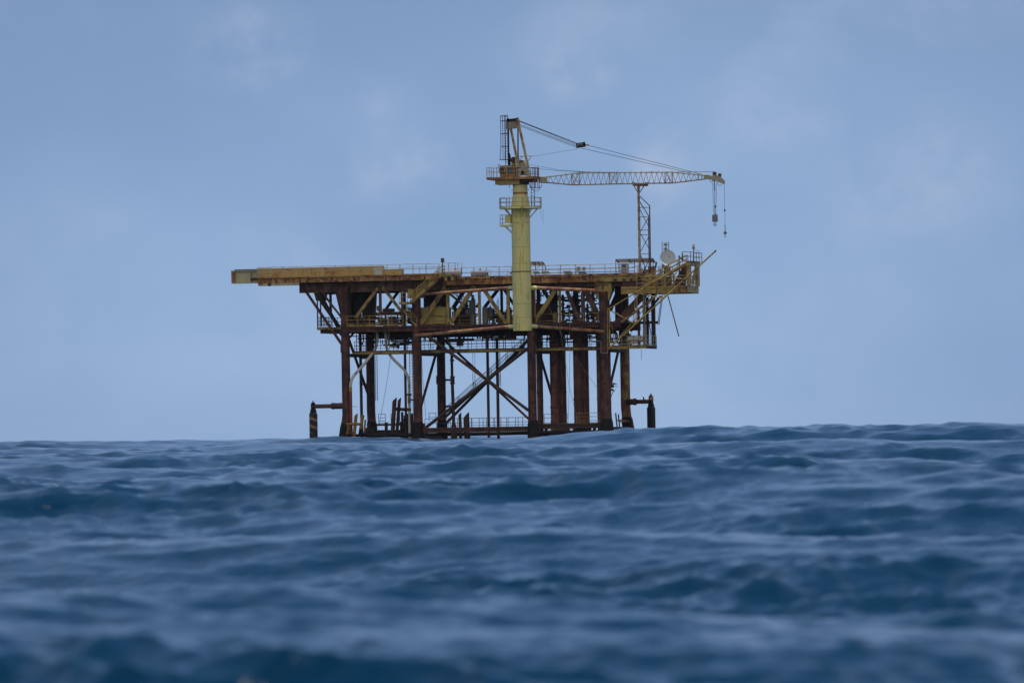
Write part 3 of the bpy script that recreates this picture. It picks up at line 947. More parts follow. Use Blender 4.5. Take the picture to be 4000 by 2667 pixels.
# small side platform with cabinet
zS2 = cz(yJ(1112))
x0 = W(J(365, 1120), VC).x
sp = MB().box((x0, VC - .8, zS2 - .22), (ux - .9, VC + .5, zS2)).build('side_platform', m_ped, crane)
pp = [Vector((ux - 1.05, VC - .75, zS2)), Vector((x0 + .05, VC - .75, zS2)), Vector((x0 + .05, VC + .45, zS2))]
mb = MB()
for hh in (1.15, .68, .2):
    mb.path([q + Vector((0, 0, hh)) for q in pp], .03, 6)
for q in pp:
    mb.tube(q, q + Vector((0, 0, 1.15)), .04, n=6)
mb.build('handrail', m_rail, sp)
a, b = W(J(450, 870), VC - .8), W(J(600, 1075), VC - .8)
MB().box((a.x, VC - .78, b.z), (b.x, VC - .3, a.z)).build('control_cabinet', m_ped, sp)
for vv in (-.6, .2):
    MB().tube((x0 + .55, VC + vv, zS2 - .2), (ux - .98, VC + vv, zS2 - 1.0), .05, n=8).build('platform_bracket', m_ped, sp)

# ---- slewing part; the upperworks are turned: near side v offset, far side
HD = .58           # how far the boom runs away from the viewer per metre to the right


def vb(x, side=0):
    """depth of a boom member seen at photo x"""
    return VC + (x - 2040) * PX * HD + side


MB().lathe((ux, VC, cz(yI(1400))), [(.9, -.2), (1.08, -.15), (1.08, .14), (.95, .2)], 36).build('slewing_ring', m_dark, crane)
zU = cz(yI(1285))
xa, xb_ = W(I(165, 1290), VC).x, W(I(1105, 1290), VC).x
dk = MB().box((xa, VC - 1.7, zU - .28), (xb_, VC + 1.7, zU)).build('slewing_platform', m_ygirder, crane)
MB().box((xa + .9, VC - 1.2, zU - .85), (ux + .2, VC + 1.2, zU - .283)).build('counter_box', m_yel, dk)
MB().box((ux - .3, VC - 1.0, zU - .62), (xb_ - .4, VC + 1.0, zU - .283)).build('turntable_frame', m_dark, dk)
pp = [Vector((xb_ - 1.1, VC - 1.65, zU)), Vector((xa + .05, VC - 1.65, zU)), Vector((xa + .05, VC + 1.65, zU)), Vector((xb_ - .5, VC + 1.65, zU))]
mb = MB()
for hh in (1.15, .65):
    mb.path([q + Vector((0, 0, hh)) for q in pp], .035, 6)
mb.build('handrail', m_rail, dk)
for q in runs(pp, 1.25):
    MB().tube(q, q + Vector((0, 0, 1.17)), .045, n=6).build('post', m_rail, dk)


def cp(x, y, v):
    return W(I(x, y), VC + v)


# A-frame
af = thing_part = None
a1 = MB()
af = MB().bar(cp(695, 170, -1.3), cp(905, 1120, -1.3), .3, .26, up=(1, 0, 0)).build('mast_frame', m_boom, crane)
MB().bar(cp(545, 250, 1.3), cp(690, 980, 1.3), .3, .24, up=(1, 0, 0)).build('frame_leg', m_boom, af)
MB().tube(cp(702, 350, -1.25), cp(705, 1250, -1.25), .085, n=10).build('frame_leg', m_brace, af)
MB().tube(cp(520, 300, 1.25), cp(527, 1250, 1.25), .085, n=10).build('frame_leg', m_brace, af)
p, q = cp(507, 225, 1.2), cp(690, 360, -1.25)
MB().bar((p.x, VC + 1.3, (p.z + q.z) / 2), (q.x, VC - 1.35, (p.z + q.z) / 2), .5, .8).build('frame_head', m_boom, af)
MB().bar((p.x + .1, VC + 1.0, p.z + .06), (q.x - .1, VC - 1.0, p.z + .06), .42, .42).build('sheave_nest', m_black, af)
for (x, y, v) in ((690, 150, -1.3), (510, 165, 1.3)):
    MB().lathe(cp(x, y + 20, v), [(.17, -.06), (.17, .06)], 16, 'y').build('sheave', m_brace, af)
p = cp(720, 985, -.6)
MB().bar(cp(690, 1100, -1.35), cp(690, 920, -1.35), .12, .5, up=(1, 0, 0)).build('frame_foot', m_boom, af)
# machinery
mh = MB().box((cp(345, 0, -.9).x, VC - 1.2, zU + .01), (cp(640, 0, -.9).x, VC + .6, cz(yI(1062)))).build('engine_housing', m_orange, crane)
MB().box(tuple(cp(350, 1085, -1.22)), tuple(cp(435, 1210, -1.24))).build('radiator_grille', m_dark, mh)
MB().box(tuple(cp(490, 1095, -1.22)), tuple(cp(600, 1215, -1.24))).build('radiator_grille', m_window, mh)
MB().box(tuple(cp(440, 1060, -1.23)), tuple(cp(480, 1200, -1.27))).build('housing_panel', m_ygirder, mh)
MB().path([cp(542, 1062, -.4), cp(545, 880, -.4), cp(528, 830, -.4)], [.13, .11, .12], 12).build('exhaust_stack', m_black, mh)
MB().path([cp(350, 1200, -1.5), cp(322, 1045, -1.5), cp(348, 1040, -1.5), cp(350, 1060, -1.5)], .04, 6).build('grab_handle', m_dark, mh)
cb = MB().poly([cp(690, 1250, -1.1), cp(690, 1000, -1.1), cp(735, 960, -1.1), cp(800, 960, -1.1), cp(845, 1060, -1.1), cp(845, 1250, -1.1)], (0, 1.3, 0)).build('operator_cab', m_boomg, crane)
MB().poly([cp(738, 1010, -1.115), cp(745, 965, -1.115), cp(795, 965, -1.115), cp(805, 1000, -1.115)], (0, -.02, 0)).build('cab_window', m_window, cb)
MB().lathe(cp(640, 960, 0), [(.36, -.7), (.36, .7)], 20, 'y').build('winch_drum', m_dark, crane)
MB().box(tuple(cp(570, 930, -.6)), tuple(cp(690, 1062, .9))).build('winch_frame', m_yel, crane)
MB().lathe(cp(800, 1180, -.3), [(.3, -.9), (.3, .9)], 20, 'y').build('winch_drum', m_black, crane)
MB().poly([cp(690, 1120, -1.45), cp(915, 1130, -1.45), cp(945, 1280, -1.45), cp(905, 1280, -1.45), cp(830, 1190, -1.45), cp(770, 1140, -1.45), cp(745, 1280, -1.45), cp(690, 1280, -1.45)], (0, .12, 0)).build('side_plate', m_boomg, crane)
for (x0_, y0_, v) in ((770, 885, -1.0), (940, 878, -1.3)):
    a, b = cp(x0_ - 48, y0_ - 4, v), cp(x0_ + 48, y0_ + 2, v)
    o = MB().tube(a, b, .075, n=12).build('floodlight', m_white, crane)
    MB().path([(a + b) / 2, (a + b) / 2 - Vector((.05, 0, .3)), (a + b) / 2 - Vector((.32, 0, .6))], .03, 6).build('lamp_bracket', m_brace, o)
# caged ladder up the back of the A-frame
lc = MB()
for x in (455, 500):
    lc.tube(cp(x, 95, 1.0), cp(x + 12, 1050, 1.0), .04, n=6)
o = lc.build('mast_ladder', m_dark, crane)
for k in range(18):
    y = 130 + k * 51
    MB().tube(cp(455 + (y - 95) * .012, y, 1.0), cp(500 + (y - 95) * .012, y, 1.0), .025, n=5).build('rung', m_dark, o)
cg = MB()
for x, vv in ((368, .5), (408, .1), (447, .35)):
    cg.path([cp(x, 112, vv), cp(x + 8, 700, vv), cp(x - (10 if x < 400 else -6), 955, vv)], .038, 6)
for y in (115, 212, 458, 700, 955):
    dx = (y - 112) * .012
    cg.path([cp(500 + dx, y, 1.0), cp(447 + dx, y, .35), cp(408 + dx, y, .05), cp(363 + dx - (18 if y > 900 else 0), y, .5), cp(408 + dx, y - 4, 1.3), cp(500 + dx, y - 4, 1.3)], .045, 6)
cg.build('ladder_cage', m_raild, o)
# caged ladder at the right down to the gallery
lc = MB()
for x in (953, 1017):
    lc.tube(cp(x, 1380, -1.2), zdn(cp(x, 1380, -1.2), zG), .035, n=6)
o = lc.build('gallery_ladder', m_dark, crane)
z = zG + .3
while z < zU - .6:
    p, q = cp(953, 1380, -1.2), cp(1017, 1380, -1.2)
    MB().tube(zdn(p, z), zdn(q, z), .022, n=5).build('rung', m_dark, o)
    z += .33
cg = MB()
for i, x in enumerate((945, 985, 1018, 1035, 1070, 1098)):
    vv = (-1.2, -1.75, -1.95, -1.95, -1.7, -1.2)[i]
    cg.path([cp(x, 1105, vv), cp(x + 3, 1380, vv), cp(x + (18 if i > 3 else 2), 1490, vv)], .038, 6)
for y in (1105, 1225, 1360, 1488):
    e = 20 if y > 1400 else 0
    cg.path([cp(943, y, -1.2), cp(985, y, -1.8), cp(1035, y, -1.95), cp(1075 + e * .5, y, -1.7), cp(1100 + e, y, -1.2)], .045, 6)
cg.build('ladder_cage', m_raild, o)
for pts in ((cp(900, 1390, -1.3), cp(925, 1470, -1.3), cp(1010, 1545, -1.3), cp(1090, 1530, -1.3), cp(1145, 1460, -1.3), cp(1168, 1390, -1.3)),
            (cp(905, 1395, -1.4), cp(950, 1500, -1.4), cp(1020, 1565, -1.4), cp(1100, 1550, -1.4), cp(1150, 1470, -1.4), cp(1165, 1390, -1.4))):
    MB().path(pts, .018, 5).build('hose', m_black, crane)
MB().tube(cp(535, 1410, -.5), cp(537, 1505, -.5), .03, n=6).build('hose', m_black, crane)

# ---- boom
boom_pts_t = [(165, 715), (270, 708), (560, 672), (640, 664), (1050, 660), (1690, 655), (1980, 684), (2080, 692)]
boom_pts_b = [(165, 772), (270, 776), (530, 800), (635, 800), (1065, 790), (1700, 780), (1980, 745), (2080, 733)]


def bk(x, y, side):
    p = K(x, y)
    return W(p, vb(p[0], side))


def yb(pts, x):
    for (xa_, ya_), (xb2, yb2) in zip(pts[:-1], pts[1:]):
        if xa_ <= x <= xb2:
            return ya_ + (yb2 - ya_) * (x - xa_) / (xb2 - xa_)
    return pts[-1][1]


def sw_(x):
    return .62 if 560 <= x <= 1690 else .62 - .32 * min(1, (560 - x) / 400 if x < 560 else (x - 1690) / 400)


boom = MB().bar(bk(165, 743, -.5), bk(258, 742, -.5), .1, .66).build('boom', m_boomg, crane)
MB().bar(bk(165, 743, .5), bk(258, 742, .5), .1, .66).build('root_plate', m_boomg, boom)
for pts in (boom_pts_t, boom_pts_b):
    for sd in (-1, 1):
        MB().path([bk(x, y, sd * sw_(x)) for x, y in pts], .075, 8).build('boom_chord', m_boom if pts is boom_pts_b else m_boomg, boom)
xs = [265 + k * 30.5 for k in range(58)]
for sd in (-1, 1):
    mb = MB()
    for i, (x0_, x1_) in enumerate(zip(xs[:-1], xs[1:])):
        y0_ = yb(boom_pts_t if i % 2 else boom_pts_b, x0_)
        y1_ = yb(boom_pts_b if i % 2 else boom_pts_t, x1_)
        mb.tube(bk(x0_, y0_, sd * sw_(x0_)), bk(x1_, y1_, sd * sw_(x1_)), .028, n=6)
    mb.build('lacing', m_boom, boom)
for pts in (boom_pts_t, boom_pts_b):
    mb = MB()
    for i, (x0_, x1_) in enumerate(zip(xs[:-1], xs[1:])):
        s0_ = 1 if i % 2 else -1
        mb.tube(bk(x0_, yb(pts, x0_), s0_ * sw_(x0_)), bk(x1_, yb(pts, x1_), -s0_ * sw_(x1_)), .024, n=5)
    mb.build('lacing', m_boom, boom)
for xa_, xb2 in ((540, 632), (970, 1060), (1610, 1698)):
    for sd in (-1, 1):
        mb = MB()
        for x in (xa_, xb2):
            mb.tube(bk(x, yb(boom_pts_t, x) - 4, sd * sw_(x)), bk(x, yb(boom_pts_b, x) + 8, sd * sw_(x)), .05, n=6)
        mb.tube(bk(xa_, yb(boom_pts_t, xa_), sd * sw_(xa_)), bk(xb2, yb(boom_pts_b, xb2), sd * sw_(xb2)), .04, n=6)
        mb.tube(bk(xa_, yb(boom_pts_b, xa_), sd * sw_(xa_)), bk(xb2, yb(boom_pts_t, xb2), sd * sw_(xb2)), .04, n=6)
        mb.build('joint_frame', m_boom, boom)
for x in (468, 535, 570, 625, 742, 855, 1062, 1222, 1340, 1460, 1540, 1690, 1760):
    p = bk(x, yb(boom_pts_t, x), 0)
    MB().bar(p - Vector((0, 0, .02)), p + Vector((0, 0, .16)), .06, .12).build('rope_guide', m_dark, boom)


def bl(x, y, side):
    p = L(x, y)
    return W(p, vb(p[0], side))


tip = MB()
pts = [(1370, 128), (1440, 130), (1500, 150), (1580, 140), (1625, 165), (1680, 205), (1692, 245), (1665, 274), (1630, 255), (1540, 215), (1440, 200), (1370, 205)]
for sd in (-.34, .34):
    tip.poly([bl(x, y, sd) for x, y in pts], (-.03, .08, 0))
tp = tip.build('boom_tip', m_boomg, boom)
p = bl(1660, 240, 0)
MB().bar(bl(1535, 160, 0), bl(1535, 95, 0), .5, .09).build('sheave_bracket', m_boom, tp)
MB().bar(bl(1612, 170, 0), bl(1616, 110, 0), .4, .08).build('sheave_bracket', m_boom, tp)
for (x, y, r_, mat) in ((1535, 108, .2, m_raild), (1615, 128, .16, m_dark), (1662, 240, .22, m_dark), (1528, 205, .18, m_dark)):
    MB().lathe(bl(x, y, 0), [(r_, -.2), (r_ * .8, -.1), (r_ * .8, .1), (r_, .2)], 18, 'y').build('sheave', mat, tp)
MB().bar(bl(1285, 128, 0), bl(1400, 140, 0), .7, .07).build('tip_walkway', m_orange, tp)
MB().bar(bl(1285, 190, -.3), bl(1285, 110, -.3), .1, .1).build('tip_bracket', m_orange, tp)
MB().bar(bl(1340, 185, -.3), bl(1340, 125, -.3), .1, .1).build('tip_bracket', m_orange, tp)
MB().path([bl(1570, 235, -.3), bl(1595, 285, -.3), bl(1620, 300, -.3), bl(1645, 275, -.3)], .025, 6).build('hose', m_black, tp)
MB().path([bl(1450, 195, -.3), bl(1475, 235, -.3), bl(1488, 250, -.3)], .025, 6).build('hose', m_black, tp)
# bridle block with its ropes
blk = MB()
ka, kb = K(645, 352), K(650, 384)
q0_, q1_ = W(K(640, 352), vb(K(640, 0)[0])), W(K(690, 340), vb(K(690, 0)[0]))
bb = MB().bar(q0_ - Vector((.32, .2, -.02)), q0_ + Vector((.38, .2, .14)), 1.1, .58).build('bridle_block', m_black, crane)
MB().bar(q0_ + Vector((.3, -.4, .2)), W(K(735, 348), vb(K(735, 0)[0], -.5)), .12, .16).build('block_link', m_boom, bb)
mb = MB()
for k in range(5):
    c = q0_ + Vector((-.2 + .14 * k, -.57, -.02 + .03 * k))
    mb.lathe(c, [(.22, -.02), (.22, .02)], 14, 'x')
mb.build('sheave', m_grey, bb)
for k in range(11):
    t_ = k / 10
    sd = -1.2 + 2.2 * t_
    p = cp(725 + 8 * t_, 205 + 5 * k if k < 5 else 268 + 9 * (k - 5), -1.2 + .3 * t_)
    q = W(K(608 + 20 * (1 - t_), 332 + 50 * t_), vb(K(610, 0)[0], -.5 + t_))
    MB().tube(p, q, .02 if k < 3 else .011, n=5).build('luffing_rope', m_wire, crane)
for (k0, k1, sd, s2) in ((K(735, 350), K(2090, 695), -.5, -.3), (K(650, 380), K(1905, 666), .5, .3)):
    MB().tube(W(k0, vb(k0[0], sd)), W(k1, vb(k1[0], s2)), .03, n=6).build('pendant_rope', m_wire, crane)
k0 = K(600, 390)
MB().tube(cp(1000, 885, -1.3), W(k0, vb(k0[0])), .017, n=5).build('guy_rope', m_wire, crane)
for (y0_, kk) in ((1045, [(400, 632), (700, 652), (1000, 655), (1540, 654), (2165, 651)]), (1110, [(400, 640), (700, 655), (1000, 658), (1540, 656), (2165, 653)])):
    pts = [cp(930, y0_, -.8)]
    for x, y in kk:
        q = K(x, y)
        pts.append(W(q, vb(q[0], 0)))
    MB().path(pts, .02, 5).build('hoist_rope', m_wire, crane)

# ================================================================== HOOKS
vh = vb(L(1540, 0)[0])
hb = W(L(1541, 850), vh)
hk = thing('hook_block', 'heavy grey hook block under the boom tip on several ropes', 'crane hook', hb, 'hooks hanging from the crane boom')
w_, h_ = 88 / 3.92 * PX, 108 / 3.92 * PX
mb = MB()
for dx in (-.17, .17):
    mb.box((hb.x + dx * 1.0 - .13, vh - .2, hb.z), (hb.x + dx + .13, vh + .2, hb.z + h_))
mb.box((hb.x - .1, vh - .28, hb.z + .06), (hb.x + .1, vh + .28, hb.z + h_ - .06))
mb.build('sheave_housing', m_grey, hk)
MB().lathe((hb.x, vh, hb.z + h_ * .55), [(.3, -.06), (.3, .06)], 18, 'y').build('sheave', m_brace, hk)
MB().lathe((hb.x + .1, vh, hb.z + h_), [(.06, 0), (.06, .16)], 10).build('swivel', m_brace, hk)
mb = MB()
mb.tube((hb.x, vh, hb.z), (hb.x, vh, hb.z - .16), .05, n=8)
mb.torus((hb.x, vh, hb.z - .3), .14, .05, 'y', 20, .8, R(110))
mb.build('hook', m_dark, hk)
for (x, y, x2, sd) in ((1500, 205, 1525, -.1), (1523, 205, 1533, .1), (1540, 205, 1545, 0), (1568, 232, 1552, .1)):
    a = W(L(x, y), vh + sd)
    b = Vector((hb.x + (x2 - 1541) / 3.92 * PX, vh + sd, hb.z + h_))
    MB().tube(a, b, .02, n=5).build('fall_rope', m_wire, hk)
p = W(L(1547, 615), vh)
MB().lathe(p - Vector((0, 0, .12)), [(.03, -.02), (.085, 0), (.085, .22), (.03, .25)], 10).build('limit_weight', m_black, hk)
mb = MB()
for k in range(9):
    p = W(L(1530 + k * .9, 212 + k * 20), vh - .2)
    mb.torus(p, .06, .022, 'y' if k % 2 else 'x', 10)
mb.build('chain', m_dark, hk)
vh2 = vb(L(1690, 0)[0])
bc = W(L(1697, 1017), vh2)
bh = thing('ball_hook', 'rusty ball with small hook on the single outermost rope', 'crane hook', bc, 'hooks hanging from the crane boom')
MB().lathe(bc, [(.03, -.2), (.12, -.16), (.19, -.06), (.2, .02), (.17, .1), (.1, .17), (.04, .21)], 20).build('headache_ball', m_strut, bh)
mb = MB()
mb.tube(bc - Vector((0, 0, .18)), bc - Vector((0, 0, .3)), .035, n=8)
mb.torus(bc - Vector((0, 0, .4)), .085, .03, 'y', 16, .75, R(120))
mb.build('hook', m_dark, bh)
p0_ = W(L(1684, 262), vh2)
p1_ = bc + Vector((0, 0, .92))
MB().tube(p0_, p1_, .02, n=5).build('fall_rope', m_wire, bh)
p = W(L(1690, 673), vh2)
MB().lathe(p - Vector((0, 0, .13)), [(.03, -.02), (.085, 0), (.085, .24), (.03, .27)], 10).build('limit_weight', m_black, bh)
mb = MB()
for k in range(7):
    mb.torus(bc + Vector((0, 0, .24 + .1 * k)), .05, .02, 'y' if k % 2 else 'x', 10)
mb.tube(bc + Vector((0, 0, .8)), bc + Vector((-.1, 0, 1.05)), .02, n=5)
mb.build('chain', m_brace, bh)

# ================================================================== BOOM REST
VR = vb(2497) + .0
zRest = zR
br_ = thing('boom_rest', 'slender yellow lattice post carrying the crane boom on a cradle', 'boom rest', (W((2497, 1075), -.4).x, -.4, zR))
pm, pm2 = W(L(374, 300), -.4), W(M(512, 930), -.4)
xm = (pm.x + pm2.x) / 2
MB().box((xm - .125, -.53, zR + .002), (xm + .125, -.27, pm.z)).build('main_post', m_boom, br_)
pm_top = pm.z
a, b = W(L(265, 265), -.5), W(L(485, 300), -.5)
sd_ = MB().poly([W(L(265, 268), -1.0), W(L(485, 262), -1.0), W(L(470, 300), -1.0), W(L(285, 300), -1.0)], (0, 1.4, 0)).build('cradle', m_ygirder, br_)
for x in (272, 478):
    MB().bar(W(L(x, 256), -1.0), W(L(x, 256), -1.0) + Vector((0, 1.4, 0)), .12, .2).build('cradle_lip', m_brace, sd_)
for (x0_, x1_) in ((300, 362), (450, 388)):
    MB().tube(W(L(x0_, 305), -.4), W(L(x1_, 400), -.4), .05, n=8).build('cradle_brace', m_brace, sd_)
for (p, q, w, v, v2) in ((L(390, 460), L(541, 605), 3.4, -.4, 1.2), (L(390, 545), L(522, 755), 3.4, -.4, .6), (L(390, 660), L(522, 915), 2.6, -.4, .6),
                         (L(522, 780), L(400, 1000), 2.6, .6, -.4), (L(400, 1030), L(530, 1260), 2.6, -.4, .6), (L(525, 1080), L(402, 1300), 2.6, .6, -.4),
                         (L(402, 1360), L(480, 1560), 3, -.4, .6), (L(520, 1460), L(470, 1560), 3, .6, .6)):
    MB().tube(W(p, v), W(q, v2), w * PX / 2, n=8).build('lattice_brace', m_brace, br_)
for y in (630, 773, 975, 1050, 1342, 1408):
    MB().tube(W(L(390, y), -.4), W(L(530, y), .6 if y > 700 else 1.2), .04, n=8).build('lattice_bar', m_boom, br_)
for (x, y, v) in ((522, 755, .6), (541, 605, 1.2)):
    p = W(L(x, y), v)
    q = W(L(x + 11, 1530), v)
    MB().box(((p.x + q.x) / 2 - .06, v - .06, zR + .002), ((p.x + q.x) / 2 + .06, v + .06, p.z)).build('side_post', m_raild, br_)

# ================================================================== YELLOW TRUSS BOOM (right)
VT = -3.2
tb = thing('truss_boom', 'slanting yellow tubular truss boom leaning out past the end deck', 'truss boom', W(D(490, 1490), VT))


def tbs(name, p, v, q, v2, w, mat=m_yel):
    MB().tube(W(p, v), W(q, v2), w * PX / 2, n=10).build(name, mat, tb)


tbs('boom_chord', D(488, 1490), VT, R4(2135, 315), VT, 6.4)
tbs('boom_chord', D(505, 665), VT, R4(1690, 495), VT, 4.6, m_ytruss)
tbs('boom_chord', D(620, 1360), VT + 1.6, R4(1560, 620), VT + 1.6, 3.6)
for (p, q, v2, w) in ((D(500, 670), D(1050, 965), VT, 4.4), (D(1060, 335), D(1620, 450), VT, 4.4), (R4(1330, 700), R4(1690, 745), VT, 3.2),
                      (D(505, 665), D(640, 1350), VT + 1.6, 2.6), (D(1060, 335), D(1000, 1000), VT + 1.6, 2.6)):
    tbs('boom_brace', p, VT, q, v2, w)
for (p, q, w) in ((D(487, 670), D(492, 1480), 3.6), (D(525, 665), D(530, 1450), 4.8), (D(1043, 345), D(1048, 950), 2.6), (D(1083, 340), D(1090, 930), 5.2), (R4(1338, 700), R4(1332, 1035), 3.0), (R4(1362, 690), R4(1362, 1010), 5.0)):
    tbs('boom_post', p, VT, q, VT, w)
for (x, y) in ((1048, 318), (500, 668)):
    p = W(D(x, y), VT)
    MB().lathe(p, [(.03, -.14), (.13, -.1), (.13, .1), (.03, .14)], 12, 'y').build('joint_eye', m_ytruss, tb)
p = W(R4(2135, 315), VT)
MB().lathe(p, [(.11, -.06), (.14, -.05), (.14, .06), (.1, .08)], 12, 'x').build('end_flange', m_dark, tb)
for (x, y) in ((690, 762), (860, 860)):
    p = W(D(x, y - 8), VT - .1)
    MB().box((p.x - .09, VT - .15, p.z - .03), (p.x + .09, VT + .05, p.z + .05)).build('clamp', m_lgrey, tb)
t = thing('hanging_pole', 'thin rusty pole hanging at a slant below the end deck', 'pole', W(D(1722, 400), -1.0))
MB().tube(W(D(1722, 400), -1.0), W(D(1942, 1215), -1.6), .065, n=8).build('pole', m_brace, t)
MB().lathe(W(D(1942, 1215), -1.6), [(.07, -.03), (.085, 0), (.07, .05)], 8).build('end_cap', m_dark, t)
# ================================================================== FENDERS, BUMPERS
GF = 'boat fenders beside the platform'


def fender(label, top, bot, r, arm, mat, matn, neck, stripe):
    """hanging fender: narrow neck, thick rubber body, horizontal arm to the leg"""
    t = thing('boat_fender', label, 'fender', Vector((top.x, top.y, -2)), GF)
    MB().lathe((top.x, top.y, -3), [(r, 0), (r, neck + 3 - .1), (r * .9, neck + 3)], 28).build('fender_body', mat, t)
    MB().lathe((top.x, top.y, neck + .004), [(r * .8, 0), (r * .72, .35), (r * .56, .5), (r * .55, top.z - neck - .2), (r * .5, top.z - neck - .15), (r * .15, top.z - neck)], 22).build('fender_neck', matn, t)
    MB().lathe((top.x, top.y, neck + .75), [(r * .57, 0), (r * .68, .03), (r * .68, .12), (r * .57, .15)], 22).build('neck_collar', m_dark, t)
    MB().torus((top.x, top.y, top.z + .05), .1, .03, 'y', 14).build('lifting_eye', m_dark, t)
    a, b = arm
    d = (b - a)
    m_ = a + d * .6
    o = MB().tube(a, m_, .25, n=16).build('fender_arm', m_brace, t)
    MB().path([m_ - d.normalized() * .1, m_ + d.normalized() * .15, m_ + d.normalized() * .2, b], [.3, .44, .36, .36], 16).build('arm_socket', m_leg, o)
    return t


p, q = W(E(150, 940), 0), W(E(150, 1090), 0)
az = W(E(250, 998), 0).z
fender('striped black and yellow fender post standing off the left end of the platform', p, p, .49, (Vector((p.x + .2, 0, az)), Vector((legs[0].x - .4, 0, az))), m_stripe, m_black, q.z, True)
vv = 9.0
p, q = W(N(1372, 440), vv), W(N(1372, 785), vv)
az = W(N(1100, 630), vv).z
fender('plain black fender post with pale cap beyond the right end of the platform', p, p, .5, (Vector((p.x - .2, vv, az)), Vector((legs[7].x + .3, 10.4, az))), m_black, m_black, q.z, False)
MB().lathe((p.x, vv, p.z - .72), [(.3, 0), (.3, .5), (.2, .62), (.02, .8)], 18).build('fender_cap', m_strut, bpy.data.objects['boat_fender.001'])

# slanted bumper posts
GB = 'slanted boat bumper posts by the legs'


def bumper(name, label, pts, r, mat, cat='bumper post', bot=None, mat2=None):
    """post with a slanted cut head; lower half dark and wet"""
    a, b = pts
    d = (b - a).normalized()
    t = thing(name, label, cat, Vector(b), GB)
    mid = a + (b - a) * .55 if mat2 else b
    mb = MB()
    n = 14
    sd = d.cross(Vector((0, 1, 0))).normalized()
    fr = sd.cross(d)
    vs = []
    for c, sl in ((a, 1), (mid, 0)):
        for k in range(n):
            w = 2 * PI * k / n
            o = sd * math.cos(w) * r + fr * math.sin(w) * r
            if sl:
                o = o - d * (math.cos(w) * r * 1.0)
            vs.append(c + o)
    fs = [(k, (k + 1) % n, n + (k + 1) % n, n + k) for k in range(n)]
    mb.add(vs, fs, True)
    mb.add(vs[:n], [tuple(range(n))[::-1]])
    mb.build('post_head', mat, t)
    if mat2:
        MB().tube(b, mid, r * 1.03, n=14).build('post_foot', mat2, t)
    return t


def bp(x0, y0, x1, y1, v, v2=None):
    a, b = W(E(x0, y0), v), W(E(x1, y1), v if v2 is None else v2)
    d = (a - b).normalized()
    return a, b - d * 3.2


bumper('bumper_post', 'thick dark slanted bumper post with cut top, left of the pair by the second leg', bp(1260, 905, 1228, 1440, 1.5), .26, m_leg)
bumper('bumper_post', 'thinner dark slanted bumper post with cut top, right of the pair by the second leg', bp(1326, 900, 1285, 1440, 2.4), .2, m_leg)
bumper('bumper_post', 'black bumper post with yellow rim between the yellow frames by the first leg', bp(735, 1112, 700, 1500, -.9), .2, m_bump, mat2=m_black)
bumper('bumper_post', 'dark pointed bumper post left of the two behind the boat landing rail', (W(F(732, 1180), 4), W(F(750, 1700), 4)), .19, m_dark)
bumper('bumper_post', 'dark thick bumper post with slanted top right of the two behind the boat landing rail', (W(F(825, 1200), 4), W(F(850, 1700), 4)), .37, m_dark)
bumper('bumper_post', 'thin dark bumper post leaning left beside the flared right leg', (W(N(390, 945), 6), W(N(450, 1500), 6)), .085, m_dark)
bumper('bumper_post', 'thin dark bumper post leaning against the flared right leg', (W(N(466, 985), 5), W(N(520, 1500), 5)), .085, m_dark)
t = thing('boat_bumper', 'yellow and black tubular boat bumper frame at the foot of the first leg', 'boat bumper', Vector((legs[0].x + 1.6, -1, -2)), GB)
MB().tube(W(E(605, 1240), -1), W(E(800, 1240), -1), .17, n=14).build('crossbar', m_bump, t)
for (x0, y0, x1, y1, w, v) in ((640, 1245, 590, 1520, 44, -1.2), (648, 1245, 668, 1520, 34, -.8), (828, 1115, 765, 1520, 46, -.9), (862, 1180, 838, 1520, 26, -.4)):
    a, b = W(E(x0, y0), v), W(E(x1, y1), v)
    d = (b - a)
    r = w / 3.485 * PX / 2
    c = a + d * .48
    c2 = a + d * .85
    MB().tube(a, c, r, n=12).build('bumper_tube', m_bump, t)
    MB().tube(c + d * .001, c2, r * 1.02, n=12).build('tube_wrap', m_black, t)
    MB().tube(c2 + d * .001, b + d.normalized() * 2.5, r, n=12).build('bumper_tube', m_bump, t)
for k in (1, 2):
    p = W(N(430 + (k - 1) * 70, 1150 + (k - 1) * 35), 5.6)
    MB().tube(p, p + Vector((.9, 1.2, 0)), .07, n=8).build('bumper_stay', m_strut, plat)
a, b = W(E(1240, 1035), 2), W(E(1480, 1045), 2)
MB().tube(a, b, .2, n=12).build('bumper_stay', m_leg, plat)
MB().tube(W(E(1470, 1090), 2.5), W(E(1330, 1240), 2.5), .14, n=10).build('bumper_stay', m_dark, plat)

# ================================================================== RISERS
def catmull(pts, n=6):
    out = []
    P_ = [pts[0]] + list(pts) + [pts[-1]]
    for i in range(1, len(P_) - 2):
        for k in range(n):
            t = k / n
            p0, p1, p2, p3 = P_[i - 1], P_[i], P_[i + 1], P_[i + 2]
            out.append(.5 * ((2 * p1) + (p2 - p0) * t + (2 * p0 - 5 * p1 + 4 * p2 - p3) * t * t + (3 * p1 - p0 - 3 * p2 + p3) * t ** 3))
    return out + [pts[-1]]


